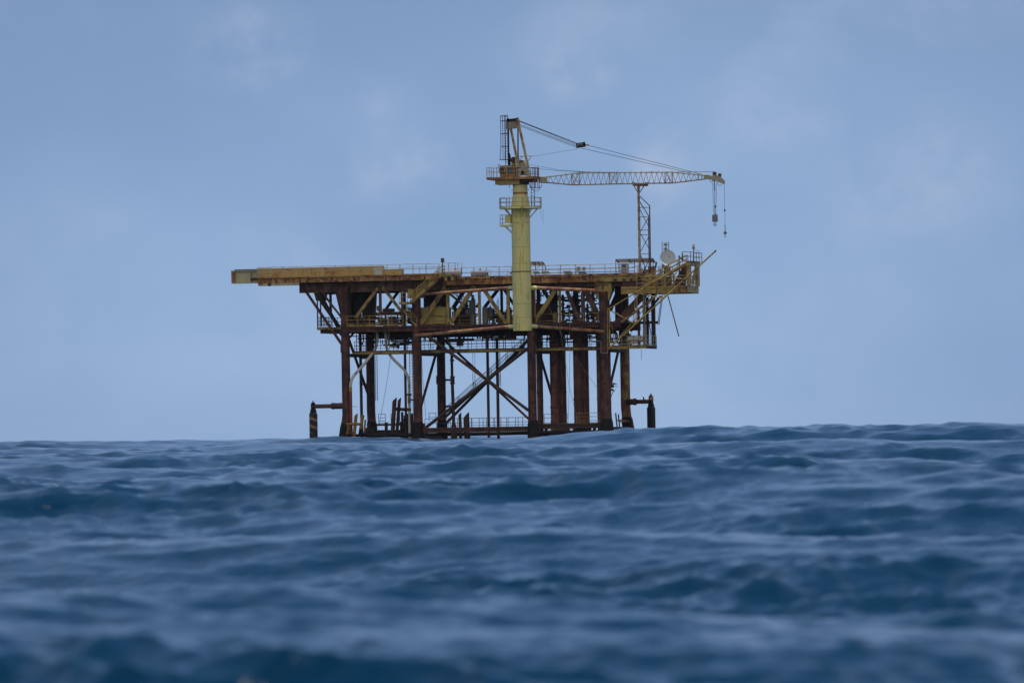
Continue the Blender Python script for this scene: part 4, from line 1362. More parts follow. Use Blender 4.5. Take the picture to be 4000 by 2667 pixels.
GR = 'white riser pipes under the cellar deck'
pts = [W(E(x, y), v) for x, y, v in ((1022, -35, 2.0), (1022, 70, 2.0), (1020, 130, 2.0), (985, 240, 1.8), (905, 350, 1.4), (800, 475, .9), (715, 570, .2), (672, 650, -.2), (660, 730, -.3), (660, 790, -.3))]
t = thing('riser_pipe', 'S shaped white riser pipe bending left with a red lower length', 'pipe', zdn(pts[-1], -2), GR)
MB().path(catmull(pts), .175, 14).build('riser_bend', m_white, t)
z1, z2 = W(E(660, 735), -.3).z, W(E(660, 800), -.3).z
MB().lathe((pts[-1].x, -.3, z2), [(.19, 0), (.2, .03), (.2, z1 - z2 - .03), (.19, z1 - z2)], 14).build('riser_clamp', m_yel, t)
MB().path([zdn(pts[-1], z2), zdn(pts[-1], 3.2), zdn(pts[-1], -2)], .185, 14).build('riser_leg', m_redp, t)
MB().tube(W(E(690, 1003), -.3), W(E(745, 1003), -.3), .03, n=6).build('riser_valve_stem', m_dark, t)
pts = [W(E(x, y), v) for x, y, v in ((1138, -30, 2), (1140, 60, 2), (1145, 160, 2), (1170, 260, 2), (1235, 350, 2), (1310, 425, 2), (1390, 505, 2), (1440, 600, 2), (1456, 690, 2), (1457, 830, 2))]
t = thing('riser_pipe', 'S shaped white riser pipe bending right to a red clamp near the second leg', 'pipe', zdn(pts[-1], -2), GR)
MB().path(catmull(pts), .17, 14).build('riser_bend', m_white, t)
zc_ = W(E(1457, 842), 2).z
MB().lathe((pts[-1].x, 2, zc_), [(.18, -.13), (.3, -.12), (.3, .12), (.18, .13)], 14).build('riser_flange', m_brace, t)
a, b = W(E(1457, 870), 2), W(E(1457, 955), 2)
MB().lathe((pts[-1].x, 2, b.z), [(.17, 0), (.2, .05), (.2, a.z - b.z - .05), (.17, a.z - b.z)], 14).build('riser_clamp', m_bump, t)
MB().tube(W(E(1475, 910), 2), W(E(1520, 910), 1), .09, n=8).build('riser_stay', m_redp, t)
MB().path([zdn(pts[-1], zc_), zdn(pts[-1], 2.8), zdn(pts[-1], -2)], .15, 14).build('riser_leg', m_white, t)
pts = [W(E(x, y), 2.6) for x, y in ((1180, -30), (1181, 80), (1184, 160), (1200, 180), (1235, 183), (1310, 183))]
t = thing('riser_pipe', 'short pale green pipe elbow beside the two white riser pipes', 'pipe', pts[-1], GR)
MB().path(catmull(pts, 4), .12, 12).build('pipe_bend', m_green, t)
MB().lathe(pts[-1], [(.1, -.1), (.24, -.09), (.3, 0), (.24, .09), (.1, .1)], 14, 'x').build('pipe_valve', m_dark, t)

# loose ropes and cables
def rope(label, pts, r=.022, mat=None, knots=False):
    t = thing('hanging_rope', label, 'rope', pts[-1], 'ropes hanging from the platform')
    MB().path(pts, r, 5).build('rope', mat or m_wire, t)
    if knots:
        mb = MB()
        d = pts[-1] - pts[0]
        for k in range(8):
            q = pts[0] + d * (.62 + .045 * k)
            mb.lathe(q, [(.02, -.06), (.05, -.03), (.05, .03), (.02, .06)], 6)
        mb.build('shackles', m_wire, t)


rope('thin rope slanting down between the two white risers', [W(E(1215, 260), 5), W(E(1150, 700), 5), W(E(1045, 1280), 5)])
rope('thin rope hanging beside the second leg down to the boat landing', [W(F(172, 270), 2), W(F(195, 700), 2), W(F(240, 1260), 2)])
rope('pair of lashed ropes hanging left of the middle caissons', [W(F(920, 265), 4), W(F(924, 800), 4)], knots=True)
rope('knotted rope hanging just left of the middle caissons', [W(F(951, 265), 4.4), W(F(953, 760), 4.4)], knots=True)
rope('knotted rope hanging right of the middle caissons', [W(F(1310, 60), 4), W(F(1315, 770), 4)], knots=True)
rope('second knotted rope hanging right of the middle caissons', [W(F(1318, 280), 4.5), W(F(1330, 800), 4.5)], knots=True)
rope('long pale rope falling from the deck edge between the conductor pipes', [W(Cc(1272, 250), -.8), W(Cc(1285, 1500), -.6), W(G(690, 840), 0), W(G(675, 1250), 1.4)], mat=m_grey)
rope('pale rope crossing from the deck to the right conductor pipes', [W(Cc(765, 270), -.8), W(Cc(830, 560), -.8), W(Cc(1090, 1140), -.8), W(Cc(1170, 1560), -.6), W(G(690, 820), 0), W(G(800, 1260), 1.4)], mat=m_grey)
rope('pale rope slanting to the fourth leg across the conductor pipes', [W(Cc(1070, 880), -.7), W(Cc(1100, 1140), -.7), W(Cc(1340, 1560), -.6), W(G(1095, 860), -.4)], mat=m_grey)
rope('thin line hanging from the lower platform with the white tank', [W(G(1693, 300), 1), W(G(1695, 445), 1)])
rope('short line hanging from the crane gallery', [W(J(1318, 745), VC - .5), W(J(1355, 970), VC - .5)], r=.012)
rope('longer line hanging from the crane gallery rim', [W(J(1392, 740), VC - .5), W(J(1385, 1110), VC - .5)], r=.012)
t = thing('drain_pipe', 'thin grey zigzag drain pipe clipped to the fourth leg', 'pipe', W(G(1222, 345), -.9))
MB().path([W(G(*q), -.9) for q in ((1008, 85), (1010, 187), (1130, 187), (1133, 347), (1222, 349), (1224, 320))], .035, 6).build('drain_pipe_run', m_lgrey, t)
MB().box(W(G(1004, 180), -.95), W(G(1018, 200), -.85)).build('pipe_clip', m_dark, t)
# clump of torn metal on the row brace at the right
t = thing('torn_bracket', 'torn dark bracket hanging off the brace beside the fourth leg', 'bracket', W(N(330, 250), 2))
for (x, y, w, h) in ((340, 130, 90, 40), (300, 200, 90, 90), (290, 300, 60, 60), (330, 310, 30, 30)):
    MB().box(W(N(x - w / 2, y - h / 2), 1.7), W(N(x + w / 2, y + h / 2), 2.3)).build('bracket_plate', m_dark, t)
for (x0, y0, x1, y1) in ((340, 125, 432, 150), (360, 200, 440, 212), (330, 305, 378, 308), (330, 345, 372, 350), (330, 330, 258, 500)):
    MB().tube(W(N(x0, y0), 2), W(N(x1, y1), 2), .045, n=6).build('bent_rod', m_dark, t)

# ================================================================== DECK EQUIPMENT
def bxp(name, mat, p, q, v0, v1, parent=None, loc=None):
    a, b = W(p, v0), W(q, v0)
    mb = MB().box((a.x, v0, min(a.z, b.z)), (b.x, v1, max(a.z, b.z)))
    return mb.build(name, mat, parent, loc)


# satellite dish
vd = 1.5
dc = W(M(1233, 508), vd)
t = thing('satellite_dish', 'large round grey satellite dish on a pole mount above the end deck', 'satellite dish', zdn(dc, zY + .0))
Rd = 178 / 6.5333 * PX
mb = MB()
axis = (cam_pos - dc).normalized() + Vector((-.18, 0, .18))
axis.normalize()
axis = (axis + Vector((.42, .1, .0))).normalized()
e1 = axis.cross(Vector((0, 0, 1))).normalized()
e2 = e1.cross(axis)
vs, fs = [], []
n, m_ = 48, 10
for side in (0, 1):
    for i in range(m_ + 1):
        r_ = Rd * 1.16 * i / m_
        dz = .26 * (r_ / Rd) ** 2 - .3 - side * .05
        for k in range(n):
            w = 2 * PI * k / n
            vs.append(dc + e1 * r_ * math.cos(w) + e2 * r_ * 1.01 * math.sin(w) + axis * dz)
    base = side * (m_ + 1) * n
    for i in range(m_):
        for k in range(n):
            k2 = (k + 1) % n
            f = (base + i * n + k, base + i * n + k2, base + (i + 1) * n + k2, base + (i + 1) * n + k)
            fs.append(f if side == 0 else f[::-1])
o1 = m_ * n
o2 = (m_ + 1) * n + m_ * n
for k in range(n):
    k2 = (k + 1) % n
    fs.append((o1 + k, o1 + k2, o2 + k2, o2 + k))
mb.add(vs, fs, True)
mb.build('reflector', m_dish, t)
fpos = dc + axis * .55
mb = MB()
for w in (.5, 2.6, 4.7):
    mb.tube(dc + e1 * Rd * .8 * math.cos(w) + e2 * Rd * .8 * math.sin(w) - axis * .05, fpos, .012, n=5)
mb.build('feed_strut', m_lgrey, t)
MB().lathe(fpos, [(.05, -.06), (.07, 0), (.05, .08)], 12, 'y').build('feed_horn', m_grey, t)
mz = dc - axis * .45
MB().tube((mz.x - .25, vd + .35, zY + .01), (mz.x - .25, vd + .35, dc.z - .6), .13, n=14).build('mount_pole', m_dark, t)
MB().box((mz.x - .55, vd + .05, dc.z - 1.15), (mz.x + .05, vd + .7, dc.z - .75)).build('mount_head', m_grey, t)
MB().bar((mz.x - .25, vd + .35, dc.z - .8), mz, .14, .14).build('mount_arm', m_grey, t)
for dx in (-.5, -.1, .3, .6):
    MB().box((mz.x - .25 + dx - .03, vd + .2, zY + .02), (mz.x - .25 + dx + .03, vd + .3, dc.z - 1.2)).build('mount_post', m_dark, t)
bxp('mount_box', m_grey, M(1125, 760), M(1260, 860), vd + .1, vd + .9, t)
# antenna mast
vm = 4.0
p, q = W(M(1085, 105), vm), W(M(1255, 105), vm)
t = thing('antenna_mast', 'thin lattice mast with two small yellow lamps behind the dish', 'mast', zdn(p, zY))
for a in (p, q):
    MB().tube(zdn(a, zY), a + Vector((0, 0, .08)), .03, n=6).build('mast_pole', m_dark, t)
c = (p + q) / 2
MB().tube(zdn(c, zY) + Vector((.1, 0, 0)), c + Vector((.1, 0, .05)), .022, n=6).build('mast_pole', m_dark, t)
for y in (122, 178, 232, 290, 345):
    a = W(M(1085, y), vm)
    MB().tube(a, Vector((q.x, vm, a.z)), .02, n=5).build('mast_rung', m_dark, t)
for y in (160, 272):
    a = W(M(1176, y), vm - .12)
    o = MB().lathe(a, [(.08, -.1), (.15, -.06), (.15, .06), (.08, .1)], 12, 'y').build('marker_lamp', m_bump, t)
    MB().box((a.x - .1, a.y - .14, a.z - .2), (a.x + .1, a.y + .1, a.z - .1)).build('lamp_base', m_yel, o)
    for s in (-1, 1):
        MB().bar(Vector((a.x + s * .32, vm, a.z - .05)), Vector((a.x + s * .16, vm, a.z - .09)), .06, .08).build('lamp_arm', m_dark, o)
MB().tube(W(M(1080, 650), vm), W(M(985, 755), vm), .012, n=5).build('stay_wire', m_wire, t)
# beacon
vbn = 1.5
p = W(M(1890, 270), vbn)
t = thing('beacon_lamp', 'glass beacon lamp on a short post above the railed tower deck', 'lamp', zdn(p, zt1 + .06))
MB().tube(zdn(p, zt1 + .06), p, .05, n=8).build('lamp_post', m_dark, t)
MB().lathe(p, [(.05, -.12), (.12, -.02), (.19, .06), (.2, .12), (.15, .14)], 18).build('lamp_base', m_bump, t)
o = MB().lathe(p + Vector((0, 0, .15)), [(.13, 0), (.165, .06), (.165, .34), (.12, .46), (.04, .54)], 20).build('lens', m_glass, t)
MB().lathe(p + Vector((0, 0, .16)), [(.05, 0), (.05, .25), (.02, .3)], 10).build('bulb', m_lgrey, o)
MB().path([p + Vector((.05, 0, -.2)), p + Vector((.3, 0, -.17)), p + Vector((.7, 0, -.36))], .025, 6).build('lamp_cable', m_dark, t)
# antenna panel
va = 1.0
a = W(M(1520, 445), va)
t = thing('panel_antenna', 'grey panel antenna on a dark post beside the tower stair', 'antenna', zdn(a, zY))
MB().box((a.x - .07, va - .07, zY + .2), (a.x + .07, va + .07, a.z)).build('antenna_post', m_dark, t)
bxp('antenna_box', m_grey, M(1538, 480), M(1572, 545), va - .1, va + .2, t)
MB().poly([W(M(1578, 560), va - .3), W(M(1596, 395), va - .3), W(M(1604, 480), va - .3), W(M(1604, 605), va - .3)], (0, .6, 0)).build('antenna_panel', m_grey, t)


# roofs on posts
def shelter(label, p0, p1, p2, p3, v0, v1, zf_, mat):
    """lean-to roof: front edge p0-p1 at v0, rear edge p2-p3 at v1"""
    a, b, c, d = W(p0, v0), W(p1, v0), W(p3, v1), W(p2, v1)
    t = thing('deck_shelter', label, 'shelter', zdn((a + b) / 2, zf_), 'open sheet roofs on the main deck')
    z = Vector((0, 0, .08))
    MB().add([a, b, c, d, a + z, b + z, c + z, d + z], [(0, 3, 2, 1), (4, 5, 6, 7), (0, 1, 5, 4), (1, 2, 6, 5), (2, 3, 7, 6), (3, 0, 4, 7)]).build('shelter_roof', mat, t)
    for k in range(4):
        f = k / 3
        MB().bar(a + (b - a) * f - z * .7, d + (c - d) * f - z * .7, .08, .1).build('rafter', m_raild, t)
    for q in (a, b, c, d, (a + b) / 2):
        MB().tube(zdn(q, zf_), q, .045, n=6).build('shelter_post', m_raild, t)
    MB().tube(zdn(a, zf_ + .2), b + Vector((0, 0, -.3)), .025, n=5).build('shelter_brace', m_raild, t)
    return t


shelter('long sheet metal roof over the grey cabinet near the boom rest', R4(608, 448), R4(1180, 432), R4(655, 492), R4(1218, 492), 1.5, 3.6, zR, m_lgrey)
shelter('small sheet metal roof just right of the crane column', R3(640, 484), R3(862, 482), R3(670, 537), R3(902, 535), 2, 5, zR, m_lgrey)
t = thing('deck_cabinet', 'tall grey cabinet with dark window under the long roof', 'cabinet', W(R4(735, 660), .6))
a, b = W(R4(685, 512), .6), W(R4(785, 660), .6)
MB().box((a.x, .6, zR + .003), (b.x, 1.5, a.z)).build('cabinet_body', m_lgrey, t)
MB().box(W(R4(703, 525), .598), W(R4(765, 580), .56)).build('cabinet_window', m_window, t)
MB().box((a.x - .06, .5, a.z + .003), (b.x + .06, 1.6, a.z + .08)).build('cabinet_hood', m_dark, t)
MB().box(W(R4(688, 590), .597), W(R4(780, 655), .58)).build('cabinet_door', m_grey, t)


# tilted solar panels
def panel(label, x0, x1, y0, y1, v):
    a, b = W(R3(x0, y0), v), W(R3(x1, y1), v)
    t = thing('solar_panel', label, 'solar panel', zdn((a + b) / 2, zR), 'tilted panels along the main deck')
    lo, hi = min(a.z, b.z), max(a.z, b.z)
    MB().poly([(a.x, v, hi), (b.x - .1, v, hi), (b.x - .1, v + 1.0, lo), (a.x, v + 1.0, lo)], (0, .02, .06)).build('panel_sheet', m_lgrey, t)
    for x in (a.x + .2, b.x - .2):
        MB().tube((x, v + .06, zR), (x, v + .06, hi - .04), .025, n=5).build('panel_leg', m_dark, t)
        MB().tube((x, v + .94, zR), (x, v + .94, lo + .03), .025, n=5).build('panel_leg', m_dark, t)
    return t


panel('tilted panel half hidden left of the crane column', 345, 440, 640, 668, .8)
panel('tilted panel under the small roof right of the crane column', 705, 812, 630, 662, .8)
panel('tilted panel at the right edge of the small roof', 835, 962, 630, 658, 1.2)
panel('tilted panel standing alone at the middle of the right deck', 1172, 1305, 625, 664, .8)
panel('tilted panel below the two grey junction boxes', 1390, 1522, 625, 660, .8)
for (x0, x1, y0, y1, lab) in ((1378, 1438, 556, 630, 'larger grey junction box on a post above the tilted panel'), (1468, 1512, 560, 612, 'smaller grey junction box on a post above the tilted panel')):
    a, b = W(R3(x0, y0), 1.0), W(R3(x1, y1), 1.0)
    t = thing('junction_box', lab, 'electrical box', zdn((a + b) / 2, zR), 'junction boxes on the main deck')
    MB().box((a.x, 1.0, b.z), (b.x, 1.35, a.z)).build('box_body', m_lgrey, t)
    MB().box((a.x + .05, .97, b.z + .05), (b.x - .05, .998, a.z - .05)).build('box_door', m_grey, t)
    MB().tube(((a.x + b.x) / 2, 1.2, zR), ((a.x + b.x) / 2, 1.2, b.z), .05, n=6).build('box_post', m_dark, t)
# fire box on the red post
a, b = W(R2(1262, 432), -1.8), W(R2(1304, 490), -1.8)
t = thing('alarm_box', 'dark red alarm box on a post at the head of the yellow stair', 'alarm box', zdn((a + b) / 2, zL))
MB().box((a.x, -1.8, b.z), (b.x, -1.5, a.z)).build('box_body', m_maroon, t)
MB().box((a.x - .03, -1.84, a.z + .002), (b.x + .03, -1.46, a.z + .05)).build('box_lid', m_maroon, t)
MB().tube(((a.x + b.x) / 2, -1.65, zL), ((a.x + b.x) / 2, -1.65, b.z), .06, n=8).build('box_post', m_dark, t)
MB().tube((b.x + .02, -1.65, a.z - .1), (b.x + .14, -1.65, b.z + .05), .012, n=5).build('box_chain', m_lgrey, t)


# insulated tanks lying on deck
def ltank(label, x0, x1, y0, y1, v, z0):
    a, b = W(R2(x0, y0), v), W(R2(x1, y1), v)
    r = (a.z - z0) / 2
    t = thing('deck_tank', label, 'tank', (a.x, v, z0), 'ribbed tanks on the main deck')
    pr = [(.05, 0), (r * .95, .02), (r, .08)]
    ln = b.x - a.x
    k = 0
    xx = .1
    while xx < ln - .15:
        pr += [(r, xx), (r * .965, xx + .05)]
        xx += .11
    pr += [(r, ln - .08), (r * .95, ln - .02), (.05, ln)]
    MB().lathe((a.x, v + r, z0 + r), pr, 24, 'x').build('tank_shell', m_silver, t)
    for f in (.2, .8):
        MB().box((a.x + ln * f - .08, v + .1, z0), (a.x + ln * f + .08, v + 2 * r - .1, z0 + r * .5)).build('tank_saddle', m_dark, t)
    MB().lathe((a.x + ln * .65, v + r, z0 + 2 * r - .02), [(.12, 0), (.12, .1), (.15, .1), (.15, .14)], 12).build('tank_hatch', m_dark, t)


ltank('ribbed silver tank standing on the deck between the stair landing and the crane column', 1715, 1928, 606, 705, 1.2, zR)
ltank('ribbed silver tank behind the railed stair landing', 1290, 1562, 602, 690, 2.4, zR)
a = W(R2(1930, 655), .8)
t = thing('deck_pump', 'small dark pump beside the silver tank left of the crane column', 'pump', zdn(a, zR))
MB().box((a.x, .7, zR + .003), (a.x + .45, 1.3, zR + .12)).build('pump_base', m_dark, t)
MB().lathe((a.x + .05, 1, zR + .34), [(.1, 0), (.2, .02), (.2, .28), (.12, .36)], 14, 'x').build('pump_motor', m_dark, t)
MB().tube((a.x + .4, 1, zR + .12), (a.x + .4, 1, zR + .8), .04, n=6).build('pump_pipe', m_rail, t)
# yellow crate on end deck (left of the dish)
t = thing('yellow_locker', 'yellow locker standing between the boom rest and the dish', 'locker', W(M(795, 960), 2.2))
a, b = W(M(725, 742), 2.2), W(M(868, 990), 2.2)
MB().box((a.x, 2.2, zY + .003), (b.x, 3.4, a.z)).build('locker_body', m_yel, t)
MB().box((a.x - .04, 2.15, a.z + .002), (b.x + .04, 3.45, a.z + .1)).build('locker_lid', m_rail, t)
MB().box((a.x + .1, 2.17, zY + .8), (b.x - .1, 2.197, a.z - .3)).build('locker_door', m_ygirder, t)
t = thing('red_machine', 'dark red machine behind the boom rest foot', 'machine', W(M(640, 940), 1.8))
a, b = W(M(582, 805), 1.8), W(M(690, 940), 1.8)
MB().box((a.x, 1.8, zR + .003), (b.x, 2.8, a.z)).build('machine_body', m_maroon, t)
MB().lathe((a.x + .2, 2.3, a.z), [(.1, 0), (.1, .3), (.16, .34)], 12).build('machine_stack', m_dark, t)
t = thing('fire_extinguisher', 'red extinguisher leaning at the right end of the long roof', 'extinguisher', W(M(930, 750), 2))
MB().tube(W(M(915, 745), 2), W(M(945, 625), 2), .1, n=12).build('bottle', m_redp, t)
MB().lathe(W(M(947, 618), 2), [(.05, 0), (.05, .1)], 8).build('valve', m_dark, t)
# ================================================================== CELLAR DECK EQUIPMENT
def on(p, v, z=None):
    a = W(p, v)
    return Vector((a.x, v, zC + .003 if z is None else z))


# yellow skid tank
a, b = W(B(322, 632), .9), W(B(845, 990), .9)
t = thing('skid_tank', 'big dull yellow box tank beside the second leg on the cellar deck', 'tank', on(B(580, 990), .9))
MB().box((a.x, .9, zC + .12), (b.x, 3.6, a.z)).build('tank_body', m_tank, t)
MB().box((a.x - .06, .84, zC + .003), (b.x + .06, 3.66, zC + .118)).build('tank_skid', m_leg, t)
zz = W(B(500, 805), .9).z
MB().box((a.x + .9, .86, zz - .03), (b.x - .4, .897, zz + .03)).build('tank_seam', m_brace, t)
for f in (.25, .7):
    MB().lathe((a.x + (b.x - a.x) * f, 2, a.z), [(.25, 0), (.25, .12), (.3, .12), (.3, .17)], 14).build('tank_hatch', m_grey, t)
MB().torus((a.x + (b.x - a.x) * .72, 1.2, a.z - .03), .16, .03, 'y', 14, .5).build('lifting_lug', m_lgrey, t)
# tall vessel
pv = W(B(1388, 470), 3.5)
t = thing('pressure_vessel', 'upright pale grey vessel with thin top pipes behind the truss', 'vessel', on(B(1388, 980), 3.5), 'vessels on the cellar deck')
zb_, zt_ = W(B(1390, 700), 3.5).z, pv.z
r = 62 / 5.2267 * PX
MB().lathe((pv.x, 3.5, zb_), [(r * .3, -.35), (r * .8, -.2), (r, 0), (r, zt_ - zb_ - .25), (r * .85, zt_ - zb_ - .08), (r * .3, zt_ - zb_)], 24).build('vessel_shell', m_grey, t)
MB().lathe((pv.x + .05, 3.5, zC + .003), [(r * 1.02, 0), (r * 1.02, W(B(1390, 745), 3.5).z - zC)], 24).build('vessel_skirt', m_grey, t)
for k, (x, y0) in enumerate(((1372, 330), (1418, 375), (1440, 450))):
    q = W(B(x, y0), 3.5)
    MB().path([Vector((q.x, 3.5, zt_ - .4)), q - Vector((0, 0, .3)), q], [.07, .05, .03], 8).build('vessel_pipe', m_dark, t)
for z0_ in (.7, 1.2):
    MB().lathe((pv.x, 3.5, zt_ - .3 + z0_ * .6), [(.05, -.05), (.16, -.03), (.16, .03), (.05, .05)], 10, 'y').build('valve_wheel', m_dark, t)
MB().lathe(W(B(1293, 718), 3.2), [(.02, -.04), (.3, -.02), (.31, .02), (.02, .05)], 20, 'y').build('manway_cover', m_grey, t)
MB().tube(W(B(1293, 718), 3.28), Vector((pv.x, 3.5, W(B(1293, 718), 3.28).z)), .2, n=12).build('manway_neck', m_grey, t)
# grey drum
a, b = W(B(1588, 640), 2.5), W(B(1708, 640), 2.5)
r = (b.x - a.x) / 2
zt_ = a.z
t = thing('pressure_vessel', 'wide dark grey drum beside the yellow truss post', 'vessel', on(B(1648, 960), 2.5), 'vessels on the cellar deck')
pr = [(r * .9, 0), (r, .05)]
for f in (.33, .66):
    hh = (zt_ - zC) * f
    pr += [(r, hh - .05), (r * 1.05, hh), (r, hh + .05)]
pr += [(r, zt_ - zC - .06), (r * .85, zt_ - zC)]
MB().lathe(((a.x + b.x) / 2, 2.5, zC + .003), pr, 24).build('drum_shell', m_grey, t)
MB().tube((a.x, 2.5, zt_ + .06), (b.x + .2, 2.5, zt_ + .06), .035, n=6).build('drum_pipe', m_lgrey, t)
a = W(B(1750, 610), 3.2)
t = thing('pressure_vessel', 'slim mottled vessel with domed top right of the grey drum', 'vessel', on(B(1750, 960), 3.2), 'vessels on the cellar deck')
MB().lathe((a.x, 3.2, zC + .9), [(.08, -.3), (.26, -.15), (.3, 0), (.3, a.z - zC - 1.15), (.2, a.z - zC - 1.0), (.05, a.z - zC - .9)], 20).build('vessel_shell', m_grey, t)
for w in range(3):
    MB().tube((a.x + .22 * math.cos(2.1 * w), 3.2 + .22 * math.sin(2.1 * w), zC), (a.x + .22 * math.cos(2.1 * w), 3.2 + .22 * math.sin(2.1 * w), zC + .9), .04, n=6).build('vessel_leg', m_dark, t)
MB().tube((a.x, 3.2, a.z - .05), (a.x, 3.2, a.z + .2), .06, n=8).build('vessel_pipe', m_grey, t)
a = W(B(1908, 490), 4)
t = thing('vent_hood', 'small pale looped vent standing on the piping left of the crane column', 'vent', on(B(1908, 960), 4))
MB().path([W(B(1892, 620), 4), W(B(1890, 520), 4), W(B(1898, 490), 4), W(B(1918, 490), 4), W(B(1926, 520), 4), W(B(1924, 620), 4)], .045, 8).build('vent_loop', m_lgrey, t)
MB().tube(W(B(1908, 420), 4), W(B(1908, 490), 4), .03, n=6).build('vent_tip', m_dark, t)
MB().tube(zdn(a, zC), a - Vector((0, 0, .7)), .1, n=8).build('vent_pipe', m_dark, t)

# engine / compressor package in the left bay
t = thing('compressor', 'dark maroon compressor package with cylinders behind the yellow handrail', 'machine', on(A(1720, 990), 2.5))
a, b = W(A(1455, 720), 2), W(A(1985, 775), 2)
MB().box((a.x, 2, b.z), (b.x, 4.2, a.z - .05)).build('package_top', m_maroon, t)
bxp('engine_block', m_maroon, A(1640, 655), A(1825, 722), 2.3, 3.9, t)
for x0, x1 in ((1615, 1682), (1830, 1892)):
    p, q = W(A(x0, 733), 1.95), W(A(x1, 733), 1.95)
    MB().lathe((p.x, 1.95, p.z), [(.05, 0), (.12, .01), (.12, q.x - p.x - .01), (.05, q.x - p.x)], 12, 'x').build('cylinder', m_orange, t)
bxp('instrument_panel', m_white, A(1535, 718), A(1608, 752), 1.92, 1.98, t)
MB().lathe(zdn(W(A(1547, 700), 2.5), W(A(1547, 705), 2.5).z), [(.16, 0), (.16, .5), (.13, .56), (.13, .62)], 14).build('exhaust_silencer', m_grey, t)
for x in (1480, 1700, 1950):
    p = W(A(x, 775), 2.2)
    MB().box((p.x - .08, 2.1, zC), (p.x + .08, 2.3, p.z)).build('package_leg', m_dark, t)
p = W(A(1800, 900), 2.6)
MB().lathe((p.x - 1.5, 2.6, zC + .6), [(.1, 0), (.45, .05), (.45, 2.4), (.1, 2.5)], 18, 'x').build('scrubber', m_maroon, t)
p = W(A(1760, 870), .4)
t = thing('ventilator', 'small white cowled ventilator by the yellow handrail', 'ventilator', on(A(1760, 980), .4))
MB().path([Vector((p.x, .4, zC)), Vector((p.x, .4, p.z - .1)), Vector((p.x, .35, p.z + .05)), Vector((p.x, .1, p.z + .12))], [.11, .11, .13, .17], 12).build('vent_cowl', m_white, t)
t = thing('store_box', 'dull green box on the cellar deck behind the yellow handrail', 'box', on(A(1535, 980), .6))
bxp('box_body', m_green, A(1500, 930), A(1575, 975), .6, 1.1, t)
bxp('box_lid', m_green, A(1496, 926), A(1579, 930), .56, 1.14, t)
# pipe on trestles at the left
t = thing('pipe_spool', 'grey pipe spool on two trestles left of the compressor', 'pipe', on(A(1200, 980), .5))
MB().tube(W(A(1110, 848), .5), W(A(1275, 846), .5), .05, n=8).build('spool_pipe', m_grey, t)
MB().lathe(W(A(1210, 890), 1.2), [(.1, 0), (.26, .03), (.26, 1.6), (.1, 1.65)], 16, 'x').build('spool_barrel', m_brace, t)
for x in (1125, 1268):
    for s in (-12, 12):
        MB().tube(W(A(x, 800), .5), W(A(x + s, 945), .5), .03, n=5).build('trestle', m_grey, t)
# dark bulky plant between the deck legs
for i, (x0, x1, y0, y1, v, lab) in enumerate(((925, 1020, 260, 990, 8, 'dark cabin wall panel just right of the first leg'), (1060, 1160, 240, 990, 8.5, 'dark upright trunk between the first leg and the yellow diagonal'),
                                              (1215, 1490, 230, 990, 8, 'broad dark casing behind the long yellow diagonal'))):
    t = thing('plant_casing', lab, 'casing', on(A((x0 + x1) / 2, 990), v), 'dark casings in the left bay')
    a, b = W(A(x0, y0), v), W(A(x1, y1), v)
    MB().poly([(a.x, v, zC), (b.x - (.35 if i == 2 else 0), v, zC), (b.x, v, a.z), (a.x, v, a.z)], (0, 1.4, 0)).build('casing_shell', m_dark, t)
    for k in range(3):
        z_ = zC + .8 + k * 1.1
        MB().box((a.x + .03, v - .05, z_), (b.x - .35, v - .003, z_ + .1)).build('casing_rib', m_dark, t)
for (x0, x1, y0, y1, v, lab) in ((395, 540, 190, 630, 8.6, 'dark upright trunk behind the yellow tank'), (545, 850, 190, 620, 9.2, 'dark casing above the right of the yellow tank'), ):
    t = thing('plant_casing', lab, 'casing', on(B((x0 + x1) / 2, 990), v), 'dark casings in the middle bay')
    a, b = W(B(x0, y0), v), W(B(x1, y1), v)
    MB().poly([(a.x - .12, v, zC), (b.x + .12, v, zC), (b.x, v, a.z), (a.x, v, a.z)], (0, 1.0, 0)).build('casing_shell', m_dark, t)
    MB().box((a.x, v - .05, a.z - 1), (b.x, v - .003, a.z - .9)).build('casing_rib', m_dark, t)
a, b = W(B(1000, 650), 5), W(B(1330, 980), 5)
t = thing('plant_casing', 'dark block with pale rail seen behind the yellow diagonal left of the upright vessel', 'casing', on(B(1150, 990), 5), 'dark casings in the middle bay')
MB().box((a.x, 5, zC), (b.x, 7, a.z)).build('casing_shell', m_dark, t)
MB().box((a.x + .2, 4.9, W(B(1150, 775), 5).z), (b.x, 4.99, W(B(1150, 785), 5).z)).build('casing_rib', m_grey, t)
a, b = W(Cc(590, 560), 4), W(Cc(930, 940), 4)
t = thing('plant_casing', 'dark maroon manifold block just right of the crane column', 'casing', on(Cc(750, 940), 4), 'dark casings in the right bay')
MB().box((a.x, 4, zC), (b.x, 6, a.z)).build('casing_shell', m_dark, t)
for k in range(4):
    MB().tube((a.x + .3 + k * .45, 3.9, zC), (a.x + .3 + k * .45, 3.9, a.z - .2 * k), .07, n=8).build('casing_pipe', m_maroon, t)
p = W(Cc(985, 755), 2)
t = thing('yellow_drum', 'yellow topped drums box on the cellar deck right of the crane column', 'drum', on(Cc(985, 940), 2))
MB().lathe((p.x, 2, zC + .003), [(.3, 0), (.31, .4), (.3, p.z - zC)], 16).build('drum_shell', m_ytruss, t)
MB().lathe((p.x, 2, p.z), [(.31, 0), (.31, .14), (.26, .16)], 16).build('drum_lid', m_bump, t)


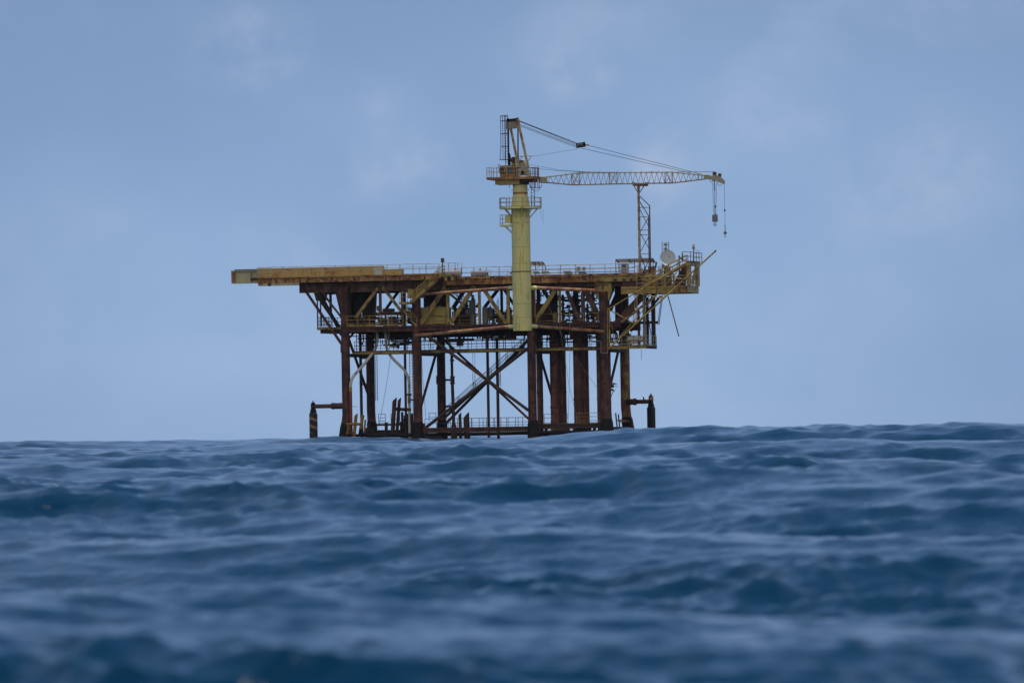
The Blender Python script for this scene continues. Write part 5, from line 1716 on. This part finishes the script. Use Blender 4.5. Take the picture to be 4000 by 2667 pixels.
# wellhead trees
def wellhead(label, p, h, mat):
    t = thing('wellhead_tree', label, 'wellhead', p, 'valve trees on the cellar deck')
    o = MB().lathe(p, [(.3, 0), (.3, .2), (.17, .22), (.17, h * .35), (.26, h * .36), (.26, h * .42), (.15, h * .43), (.15, h * .62), (.24, h * .63), (.24, h * .68), (.13, h * .7), (.13, h * .9), (.18, h * .9), (.18, h * .95), (.04, h)], 14).build('tree_body', mat, t)
    for f, s in ((.3, -1), (.52, 1), (.58, -1), (.8, 1)):
        q = p + Vector((0, 0, h * f))
        MB().tube(q, q + Vector((s * .62, 0, 0)), .09, n=8).build('wing_valve', mat, t)
        mb = MB()
        mb.torus(q + Vector((s * .68, 0, 0)), .2, .03, 'x', 12)
        mb.bar(q + Vector((s * .68, -.18, 0)), q + Vector((s * .68, .18, 0)), .03, .03)
        mb.build('hand_wheel', m_dark, t)
    mb = MB()
    mb.torus(p + Vector((0, -.45, h * .72)), .2, .03, 'y', 12)
    mb.tube(p + Vector((0, -.45, h * .72)), p + Vector((0, 0, h * .72)), .05, n=6)
    mb.build('hand_wheel', m_dark, t)
    return t


spots = [(Cc(640, 940), 6, 4.2, 'maroon valve tree close to the right of the crane column'), (Cc(1150, 940), 3.6, 3.4, 'dark valve tree behind the right end of the pale rope'),
         (Cc(1380, 940), 5, 4.6, 'tallest dark valve tree behind the rust red diagonal'), (Cc(1450, 940), 7.5, 4.0, 'dark valve tree tucked behind the rust red post'),
         (Cc(1650, 940), 7, 2.3, 'short dark valve tree in the last open bay before the fourth leg'), (Cc(1770, 940), 6, 4.3, 'dark valve tree against the inner side of the fourth leg'),
         (B(1820, 985), 5, 1.9, 'low dark valve tree left of the looped vent'), (B(1990, 985), 6, 1.7, 'low dark valve tree right of the looped vent'), (B(2165, 985), 5, 2.0, 'low rusty valve tree peeping out left of the crane column'),
         (B(1270, 985), 7, 3.6, 'dark valve tree behind the upright grey vessel')]
for i, (px, v, h, lab) in enumerate(spots):
    wellhead(lab, on(px, v), h, (m_maroon, m_dark)[i % 2])

# ---- process piping, one rack per bay; cells keep the open gaps of the photo
rng = random.Random(21)


def piperack(label, x0, x1, z0, z1, v0, v1, nh, nv, mats, name='pipe_rack', nvalve=6, rr=(.04, .1)):
    t = thing(name, label, 'pipework', (x0, v0, z0), 'process pipework')
    for _ in range(nh):
        z = rng.uniform(z0, z1)
        v = rng.uniform(v0, v1)
        a = rng.uniform(x0, x1 - .5)
        b = min(x1, a + rng.uniform(1.0, (x1 - x0) * .7))
        r = rng.uniform(*rr)
        pts = [Vector((a, v, z)), Vector((b, v, z))]
        if rng.random() < .6:
            dz = rng.choice((-1, 1)) * rng.uniform(.3, 1.0)
            z3 = min(max(z + dz, z0), z1)
            pts += [Vector((b + r * 1.2, v, z + (z3 - z) * .15)), Vector((b + r * 1.2, v, z3))]
        MB().path(pts, r, 8).build('pipe', rng.choice(mats), t)
    for _ in range(nv):
        x = rng.uniform(x0, x1)
        v = rng.uniform(v0, v1)
        za = rng.uniform(z0, z0 + (z1 - z0) * .3)
        zb = rng.uniform(za + .3, z1)
        MB().tube((x, v, za), (x, v, zb), rng.uniform(*rr) * .9, n=8).build('pipe', rng.choice(mats), t)
    for _ in range(nvalve):
        x, v, z = rng.uniform(x0, x1), rng.uniform(v0, v1), rng.uniform(z0, z1)
        q = Vector((x, v, z))
        o = MB().lathe(q, [(.06, -.22), (.2, -.2), (.2, -.14), (.1, -.1), (.17, 0), (.1, .1), (.2, .14), (.2, .2), (.06, .22)], 10, 'x').build('valve', m_dark, t)
        MB().torus(q + Vector((0, -.12, .3)), .15, .025, 'z', 10).build('hand_wheel', m_dark, o)
    return t


MD = [m_dark, m_dark, m_maroon, m_brace]
zu0, zu1 = zS + .9, zC - .55
xA = lambda p, v=5: W(p, v).x
piperack('tangle of dark pipes under the cellar deck between the first and second legs', xA((1400, 1330)), xA((1600, 1330)), zu0 - .2, zu1, 3, 9.5, 11, 12, MD, nvalve=6, rr=(.05, .13))
piperack('tangle of dark pipes under the cellar deck behind the crossing braces', xA((1660, 1330)), xA((1850, 1330)), zu0, zu1, 3, 9.5, 12, 12, MD, nvalve=8, rr=(.05, .12))
piperack('rusty and dark pipes under the cellar deck left of the crane column', xA((1850, 1330)), xA((2060, 1330)), zu0, zu1, 3, 9.5, 12, 14, MD + [m_strut], nvalve=10, rr=(.05, .12))
piperack('dark pipes with orange lengths under the cellar deck above the conductor pipes', xA((2100, 1330)), xA((2345, 1330)), zu0 - .3, zu1, 1.8, 9.5, 14, 14, MD + [m_strut], nvalve=10, rr=(.05, .11))
piperack('low dark pipe manifold on the cellar deck left of the crane column', xA(B(1770, 900), 7), xA(B(2240, 900), 7), zC + .25, zC + 1.75, 5, 9.5, 12, 16, [m_dark, m_maroon, m_strut], nvalve=10, rr=(.04, .09))
piperack('dark pipe manifold on the cellar deck between the yellow diagonals', xA(B(1000, 900), 8), xA(B(1500, 900), 8), zC + .25, zC + 2.6, 6.5, 9.8, 8, 10, MD, nvalve=6, rr=(.04, .1))
piperack('dark pipe manifold on the cellar deck behind the rust red post', xA(Cc(1110, 900), 8), xA(Cc(1560, 900), 8), zC + .2, zC + 2.4, 6, 9.8, 9, 16, MD, nvalve=9, rr=(.04, .1))
piperack('open dark pipe manifold on the cellar deck beside the fourth leg', xA(Cc(1600, 900), 8), xA(Cc(1860, 900), 8), zC + .3, zC + 1.8, 6, 9.5, 5, 9, MD, nvalve=5, rr=(.03, .07))
piperack('dark hoses and pipes hanging below the main deck right of the crane column', xA(Cc(600, 400), 7), xA(Cc(1850, 400), 7), zC + 2.6, zC + 4.2, 6, 9.5, 8, 7, MD, nvalve=9, rr=(.04, .09))
piperack('dark pipes and machinery on the far side of the left bay', xA(A(1520, 900), 9), xA(A(2030, 900), 9), zC + .2, zC + 1.5, 7, 10, 8, 8, MD, nvalve=5, rr=(.05, .14))
piperack('dark pipes behind the dim stair right of the left bay', xA(A(2100, 900), 9), xA(A(2330, 900), 9), zC + .2, zC + 2.2, 6, 10, 6, 9, MD, nvalve=4, rr=(.04, .1))
piperack('dark pipes among the posts right of the fourth leg', xA(D(540, 900), 9), xA(D(760, 900), 9), zPl + .3, zC - .3, 6, 9.5, 5, 7, MD, nvalve=3, rr=(.04, .1))
piperack('pale and dark small machinery pipes on the end deck behind the yellow rail', xA(R4(1200, 800), 2), xA(R4(1480, 800), 2), zY + .1, zY + 1.6, 1.5, 4.4, 7, 9, [m_grey, m_dark, m_yel, m_brace], nvalve=4, rr=(.03, .07))
# orange pipe run below the cellar deck
pts = [W(B(1425, 1225), 3), W(B(1640, 1218), 3), W(B(1700, 1210), 3), W(B(1980, 1280), 3), W(B(2260, 1272), 3)]
t = thing('orange_pipe_run', 'thin orange pipe run under the cellar deck left of the crane column', 'pipe', pts[0])
MB().path(pts, .06, 8).build('pipe', m_strut, t)
MB().path([W(B(1690, 1215), 3), W(B(1790, 1165), 3)], .05, 8).build('pipe_branch', m_strut, t)
a, b = W(B(1060, 1325), 4), W(B(1165, 1415), 4)
t = thing('valve_box', 'square dark valve box hung under the cellar deck beside the crossing braces', 'box', (a.x, 4, b.z))
MB().box((a.x, 4, b.z), (b.x, 5, a.z)).build('box_body', m_maroon, t)
MB().box((a.x + .1, 3.95, b.z + .1), (b.x - .1, 3.997, a.z - .1)).build('box_door', m_dark, t)
MB().tube((a.x + .3, 4.5, a.z), (a.x + .3, 4.5, zC - .2), .05, n=6).build('box_hanger', m_dark, t)
# white tank on the lower platform
a, b = W(D(870, 1215), .5), W(D(1190, 1355), .5)
t = thing('white_tank', 'white horizontal tank with pipe lying on the lower platform', 'tank', (a.x, .5, zPl))
r = (a.z - zPl) * .36
MB().lathe((a.x, 1.2, a.z - r), [(.1, 0), (r * .8, .05), (r, .2), (r, b.x - a.x - .25), (r * .8, b.x - a.x - .06), (.1, b.x - a.x)], 22, 'x').build('tank_shell', m_white, t)
MB().tube((a.x + .5, .4, zPl + .28), (b.x - .5, .4, zPl + .28), .11, n=12).build('tank_pipe', m_white, t)
for f in (.2, .75):
    MB().box((a.x + (b.x - a.x) * f - .06, .8, zPl), (a.x + (b.x - a.x) * f + .06, 1.6, a.z - r * 1.4)).build('tank_saddle', m_dark, t)
MB().lathe((a.x + .25, 1.2, a.z - r * .1), [(.12, 0), (.12, .25), (.2, .26), (.2, .34)], 12).build('tank_valve', m_maroon, t)
a, b = W(D(740, 985), 3), W(D(900, 1250), 3)
t = thing('pump_unit', 'dark pump unit hung between the posts above the lower platform', 'pump', (a.x, 3, zPl))
MB().lathe(((a.x + b.x) / 2, 3, zPl + .02), [(.3, 0), (.3, .1), (.14, .12), (.14, .9), (.42, 1.0), (.46, 1.5), (.3, 1.9), (.12, 2.0)], 18).build('pump_casing', m_dark, t)
MB().tube(((a.x + b.x) / 2, 3, zPl + 1.3), ((a.x + b.x) / 2 + .9, 3, zPl + 1.1), .12, n=10).build('pump_pipe', m_maroon, t)
MB().torus(((a.x + b.x) / 2 + .2, 2.5, zPl + 1.5), .25, .03, 'y', 14).build('hand_wheel', m_dark, t)

# ================================================================== BIRD
p = W(N(1180, 580), 9.0)
arm_z = p.z
t = MB()
v = 8.85
pts = [W(N(x, y), v) for x, y in ((1192, 600), (1185, 575), (1172, 548), (1160, 520), (1157, 505), (1150, 497), (1142, 496))]
t.path(pts, [.025, .075, .1, .075, .045, .045, .012], 12)
t.path([W(N(1185, 570), v), W(N(1200, 596), v), W(N(1206, 615), v)], [.06, .045, .02], 10)
o = t.build('seabird', m_bird, None, pts[0])
tag(o, 'small dark seabird perched on the fender arm right of the platform', 'bird')
b1, b2 = W(N(1150, 497), v), W(N(1136, 497), v)
MB().path([b1, (b1 + b2) / 2, b2], [.02, .012, .004], 6).build('beak', m_black, o)
for dv in (-.03, .04):
    MB().tube(W(N(1186, 578), v + dv), W(N(1186, 592), v + dv), .01, n=5).build('bird_leg', m_black, o)

# ================================================================== SEA
def sea():
    cam2 = np.array([cam_pos.x, cam_pos.y])
    # rings round the viewer, finest where the photograph looks
    rr = [2.0]
    while rr[-1] < 14:
        rr.append(rr[-1] * 1.03)
    while rr[-1] < 900:
        rr.append(rr[-1] * 1.0026)
    while rr[-1] < 4000:
        rr.append(rr[-1] * 1.006)
    while rr[-1] < 11000:
        rr.append(rr[-1] * 1.02)
    rr = np.array(rr)
    fine = np.linspace(-R(6.2), R(6.2), 760)
    out = []
    a = R(6.2)
    st = fine[1] - fine[0]
    while a < PI - .02:
        st = min(st * 1.022, .0035) if a < R(26) else min(st * 1.12, .05)
        a += st
        out.append(a)
    out = [x for x in out if x < PI - .01]
    th = np.concatenate([-np.array(out[::-1]), fine, np.array(out)])
    dth = np.gradient(th)
    n_r, n_t = len(rr), len(th)
    dirx = fh.x * np.cos(th) + rh.x * np.sin(th)
    diry = fh.y * np.cos(th) + rh.y * np.sin(th)
    X = cam2[0] + rr[:, None] * dirx[None, :]
    Y = cam2[1] + rr[:, None] * diry[None, :]
    dr = np.gradient(rr)
    res = np.maximum((dr * .45)[:, None] * np.ones((1, n_t)), rr[:, None] * dth[None, :] * .8)
    rs = np.random.RandomState(SEED)
    Z = np.zeros_like(X)
    base = math.atan2(fh.y, fh.x) + R(158)      # the swell runs roughly towards the viewer
    bands = ((20, 62, 14, BANDS[0], R(24)), (6, 20, 22, BANDS[1], R(22)), (2, 6, 30, BANDS[2], R(28)), (.7, 2, 36, BANDS[3], R(34)), (.28, .7, 30, BANDS[4], R(42)), (.13, .28, 30, BANDS[5], R(55)))
    comps = []
    for lo, hi, n_, rms, spr in bands:
        ls = np.exp(rs.uniform(math.log(lo), math.log(hi), n_))
        am = ls * rs.uniform(.6, 1.3, n_)
        am *= rms / math.sqrt((am ** 2).sum() / 2)
        comps += [(l_, a_, base + rs.normal() * spr, rs.uniform(0, 2 * PI)) for l_, a_ in zip(ls, am)]
    # cat's paws: the chop is steeper in some patches than in others
    g = np.zeros_like(X)
    r2 = np.random.RandomState(5)
    for _ in range(14):
        gl, ga = math.exp(r2.uniform(math.log(5), math.log(45))), base + PI / 2 + r2.normal() * R(60)
        g += np.sin((X * math.cos(ga + PI / 2) + Y * math.sin(ga + PI / 2)) * 2 * PI / gl + r2.uniform(0, 6.28))
    GUST = np.clip(1 + .14 * g, .55, 1.4)
    DX, DY = np.zeros_like(X), np.zeros_like(X)
    for L_, amp, ang, ph in comps:
        k = 2 * PI / L_
        kx, ky = math.cos(ang) * k, math.sin(ang) * k
        att = np.clip((L_ / np.maximum(res, 1e-6) - 1.6) / 1.6, 0, 1)
        m = att > 0
        if not m.any():
            continue
        P_ = X[m] * kx + Y[m] * ky + ph
        A_ = amp * att[m]
        if L_ < 6:
            A_ = A_ * GUST[m]
        Z[m] += A_ * np.sin(P_)
        q = .8 * A_ * np.cos(P_)
        DX[m] += math.cos(ang) * q
        DY[m] += math.sin(ang) * q
    # gusts: patches where the chop is stronger are already in the sum of waves
    far = np.clip((rr - 3000) / 6000, 0, 1)[:, None]
    X2, Y2 = X + DX, Y + DY
    co = np.stack([X2, Y2, Z * (1 - far)], -1).reshape(-1, 3)
    idx = np.arange(n_r * n_t).reshape(n_r, n_t)
    q = np.stack([idx[:-1, :-1], idx[:-1, 1:], idx[1:, 1:], idx[1:, :-1]], -1)
    q = q[..., ::-1].reshape(-1, 4)
    me = bpy.data.meshes.new('sea')
    me.vertices.add(len(co))
    me.vertices.foreach_set('co', co.astype(np.float32).ravel())
    me.loops.add(q.size)
    me.loops.foreach_set('vertex_index', q.astype(np.int32).ravel())
    me.polygons.add(len(q))
    me.polygons.foreach_set('loop_start', np.arange(0, q.size, 4, dtype=np.int32))
    me.polygons.foreach_set('use_smooth', np.ones(len(q), bool))
    me.update(calc_edges=True)
    o = bpy.data.objects.new('sea', me)
    C.objects.link(o)
    o['kind'] = 'structure'
    m, nt, b = nodes('sea_water')
    b.inputs['Base Color'].default_value = (.0003, .0225, .056, 1)
    b.inputs['Roughness'].default_value = .07
    b.inputs['IOR'].default_value = 1.333
    geo = nt.nodes.new('ShaderNodeNewGeometry').outputs['Position']
    n1 = noise(nt, geo, 2.2, 4, .6, (1, 1, 1))
    n2 = noise(nt, geo, 9.0, 4, .6, (1, 1, 1))
    b1_ = nt.nodes.new('ShaderNodeBump')
    b1_.inputs['Strength'].default_value = 1
    b1_.inputs['Distance'].default_value = .032
    nt.links.new(n1, b1_.inputs['Height'])
    b2_ = nt.nodes.new('ShaderNodeBump')
    b2_.inputs['Strength'].default_value = 1
    b2_.inputs['Distance'].default_value = .009
    nt.links.new(n2, b2_.inputs['Height'])
    nt.links.new(b1_.outputs[0], b2_.inputs['Normal'])
    nt.links.new(b2_.outputs[0], b.inputs['Normal'])
    me.materials.append(m)
    zc = Z[:40, n_t // 2 - 50: n_t // 2 + 50]
    print('sea verts', len(co), 'rms', Z[:400].std(), 'max', Z.max(), 'near camera', Z[:3].mean())
    el = (Z * (1 - far) - cam_pos.z) / rr[:, None] * FPX
    cols = [int(np.argmin(abs(th - math.atan((x - 2000) / FPX)))) for x in range(0, 4001, 250)]
    print('skyline offsets px', [int(el[20:, c].max()) for c in cols], 'at', [int(rr[20 + int(el[20:, c].argmax())]) for c in cols])


SEED, BANDS = 258, (.34, .100, .044, .029, .0138, .004)
sea()

HAZE = 1.3e-5
# ================================================================== SKY AND SUN
SUN_EL = R(84)
# direction to the sun: high behind the platform, a little to the right
sd = (fh * math.cos(R(35)) + rh * math.sin(R(35))).normalized()
to_sun = Vector((sd.x * math.cos(SUN_EL), sd.y * math.cos(SUN_EL), math.sin(SUN_EL)))
sun = bpy.data.lights.new('sun', 'SUN')
sun.energy = 3.6
sun.angle = R(.53)
sun.color = (1, .95, .87)
so = bpy.data.objects.new('sun', sun)
C.objects.link(so)
so.rotation_euler = to_sun.to_track_quat('Z', 'Y').to_euler()
w = bpy.data.worlds.new('World')
scene.world = w
w.use_nodes = True
nt = w.node_tree
bg = nt.nodes['Background']
sky = nt.nodes.new('ShaderNodeTexSky')
sky.sky_type = 'NISHITA'
sky.sun_disc = False
sky.sun_elevation = SUN_EL
sky.sun_rotation = math.atan2(to_sun.x, to_sun.y)
sky.air_density = 1.0
sky.dust_density = .6
sky.ozone_density = 4.0
tc = nt.nodes.new('ShaderNodeTexCoord').outputs['Generated']
sp = nt.nodes.new('ShaderNodeSeparateXYZ')
nt.links.new(tc, sp.inputs[0])
# thin tropical haze: blue-grey veil over the Nishita sky, with faint cloud puffs low down
mul = nt.nodes.new('ShaderNodeMix')
mul.data_type = 'RGBA'
mul.blend_type = 'MULTIPLY'
mul.inputs[0].default_value = 1
nt.links.new(sky.outputs[0], mul.inputs[6])
mul.inputs[7].default_value = (.085, .088, .10, 1)
rampn = nt.nodes.new('ShaderNodeValToRGB')
mr = nt.nodes.new('ShaderNodeMapRange')
mr.inputs['From Min'].default_value = 0
mr.inputs['From Max'].default_value = .5
nt.links.new(sp.outputs[2], mr.inputs['Value'])
nt.links.new(mr.outputs[0], rampn.inputs[0])
cr = rampn.color_ramp
cr.elements[0].position = 0
cr.elements[0].color = (.298, .465, .730, 1)
cr.elements[1].position = 1
cr.elements[1].color = (.055, .15, .35, 1)
for pos, c in ((.045, (.282, .442, .710)), (.085, (.255, .400, .660)), (.13, (.212, .326, .545)), (.3, (.20, .340, .61))):
    e = cr.elements.new(pos)
    e.color = (*c, 1)
veil = mixc(nt, .88, mul.outputs[2], rampn.outputs[0])
nA = noise(nt, tc, 42, 5, .55, (1, 1, 1.5), (3.1, 1.7, .4))
nB = noise(nt, tc, 11, 3, .5, (1, 1, 1.6), (5.3, 2.2, 1.1))
puff = ramp(nt, nA, .46, .72)
band = ramp(nt, nB, .30, .52)
mm = nt.nodes.new('ShaderNodeMath')
mm.operation = 'MULTIPLY'
nt.links.new(puff, mm.inputs[0])
nt.links.new(band, mm.inputs[1])
m3 = nt.nodes.new('ShaderNodeMath')
m3.operation = 'MULTIPLY'
m3.inputs[1].default_value = .30
nt.links.new(mm.outputs[0], m3.inputs[0])
cl = mixc(nt, m3.outputs[0], veil, (.44, .55, .76))
dk = nt.nodes.new('ShaderNodeMath')
dk.operation = 'MULTIPLY'
dk.inputs[1].default_value = .28
nt.links.new(ramp(nt, nB, .55, .30), dk.inputs[0])
cl = mixc(nt, dk.outputs[0], cl, (.14, .26, .47))
# a few faint cloud puffs with torn outlines
wn = nt.nodes.new('ShaderNodeTexNoise')
wn.inputs['Scale'].default_value = 55
wn.inputs['Detail'].default_value = 5
nt.links.new(tc, wn.inputs['Vector'])
w1 = nt.nodes.new('ShaderNodeVectorMath')
w1.operation = 'MULTIPLY_ADD'
w1.inputs[1].default_value = (.028, .028, .014)
w1.inputs[2].default_value = (-.014, -.014, -.007)
nt.links.new(wn.outputs['Color'], w1.inputs[0])
w2 = nt.nodes.new('ShaderNodeVectorMath')
w2.operation = 'ADD'
nt.links.new(w1.outputs[0], w2.inputs[0])
nt.links.new(tc, w2.inputs[1])
warped = w2.outputs[0]
nC = ramp(nt, noise(nt, tc, 85, 6, .6, (1, 1, 1.3), (1.1, 4.2, 2.6)), .34, .66)
for px_, py_, pr_, ps_ in ((1330, 135, 170, .42), (895, 385, 150, .36), (550, 115, 170, .30), (2120, 430, 260, .34), (1570, 400, 140, .36), (835, 262, 120, .22), (1800, 300, 150, .2), (700, 620, 260, .14), (1900, 760, 300, .12)):
    d0 = (cx * ((px_ * 1.7007 - 2000) / FPX) + cy * ((1333.5 - py_ * 1.7007) / FPX) + fwd).normalized()
    ds = nt.nodes.new('ShaderNodeVectorMath')
    ds.operation = 'DISTANCE'
    ds.inputs[1].default_value = tuple(d0)
    nt.links.new(warped, ds.inputs[0])
    fo = nt.nodes.new('ShaderNodeMapRange')
    fo.interpolation_type = 'SMOOTHERSTEP'
    fo.inputs['From Min'].default_value = pr_ * 1.7007 / FPX
    fo.inputs['From Max'].default_value = 0
    fo.inputs['To Max'].default_value = ps_ * 1.5
    nt.links.new(ds.outputs['Value'], fo.inputs['Value'])
    pm_ = nt.nodes.new('ShaderNodeMath')
    pm_.operation = 'MULTIPLY'
    nt.links.new(fo.outputs[0], pm_.inputs[0])
    nt.links.new(nC, pm_.inputs[1])
    cl = mixc(nt, pm_.outputs[0], cl, (.45, .53, .71))
# added bright sky behind the viewer as fill light for the shaded fronts
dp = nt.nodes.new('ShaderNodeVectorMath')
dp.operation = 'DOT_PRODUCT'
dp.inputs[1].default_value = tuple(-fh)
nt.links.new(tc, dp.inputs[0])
back_fill = ramp(nt, dp.outputs['Value'], -.05, .55)
back_fill_fac = nt.nodes.new('ShaderNodeMath')
back_fill_fac.operation = 'MULTIPLY'
nt.links.new(back_fill, back_fill_fac.inputs[0])
nt.links.new(ramp(nt, noise(nt, tc, 3.2, 5, .55), .25, .5), back_fill_fac.inputs[1])
cl = mixc(nt, back_fill_fac.outputs[0], cl, (.74, .715, .68))
# vignette painted into the sky colour: darker sideways from the view axis
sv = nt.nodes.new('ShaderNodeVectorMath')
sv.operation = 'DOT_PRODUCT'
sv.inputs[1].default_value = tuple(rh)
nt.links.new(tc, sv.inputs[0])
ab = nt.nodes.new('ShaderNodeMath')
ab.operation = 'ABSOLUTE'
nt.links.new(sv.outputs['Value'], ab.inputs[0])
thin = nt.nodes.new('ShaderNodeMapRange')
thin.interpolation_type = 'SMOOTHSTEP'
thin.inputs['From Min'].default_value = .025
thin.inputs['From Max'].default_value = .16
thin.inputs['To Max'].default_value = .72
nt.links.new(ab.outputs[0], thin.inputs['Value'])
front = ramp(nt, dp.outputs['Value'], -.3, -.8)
vignette_fac = nt.nodes.new('ShaderNodeMath')
vignette_fac.operation = 'MULTIPLY'
nt.links.new(thin.outputs[0], vignette_fac.inputs[0])
nt.links.new(front, vignette_fac.inputs[1])
cl = mixc(nt, vignette_fac.outputs[0], cl, (.160, .248, .425))
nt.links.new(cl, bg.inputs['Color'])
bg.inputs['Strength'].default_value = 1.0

# thin sea haze
hz = MB().box((cam_pos.x - 12500, cam_pos.y - 12500, -7), (cam_pos.x + 12500, cam_pos.y + 12500, 46)).build('haze', bpy.data.materials.new('sea_haze'))
hz['kind'] = 'stuff'
mh_ = hz.data.materials[0]
mh_.use_nodes = True
ht = mh_.node_tree
ht.nodes.remove(ht.nodes['Principled BSDF'])
pv_ = ht.nodes.new('ShaderNodeVolumePrincipled')
pv_.inputs['Color'].default_value = (.62, .78, 1, 1)
pv_.inputs['Density'].default_value = HAZE
ht.links.new(pv_.outputs[0], ht.nodes['Material Output'].inputs['Volume'])
vs_ = scene.view_settings
vs_.view_transform = 'Standard'
vs_.look = 'None'
vs_.exposure = 0
vs_.gamma = 1
scene.cycles.max_bounces = 6
scene.cycles.sample_clamp_direct = 1.0
scene.cycles.use_denoising = True
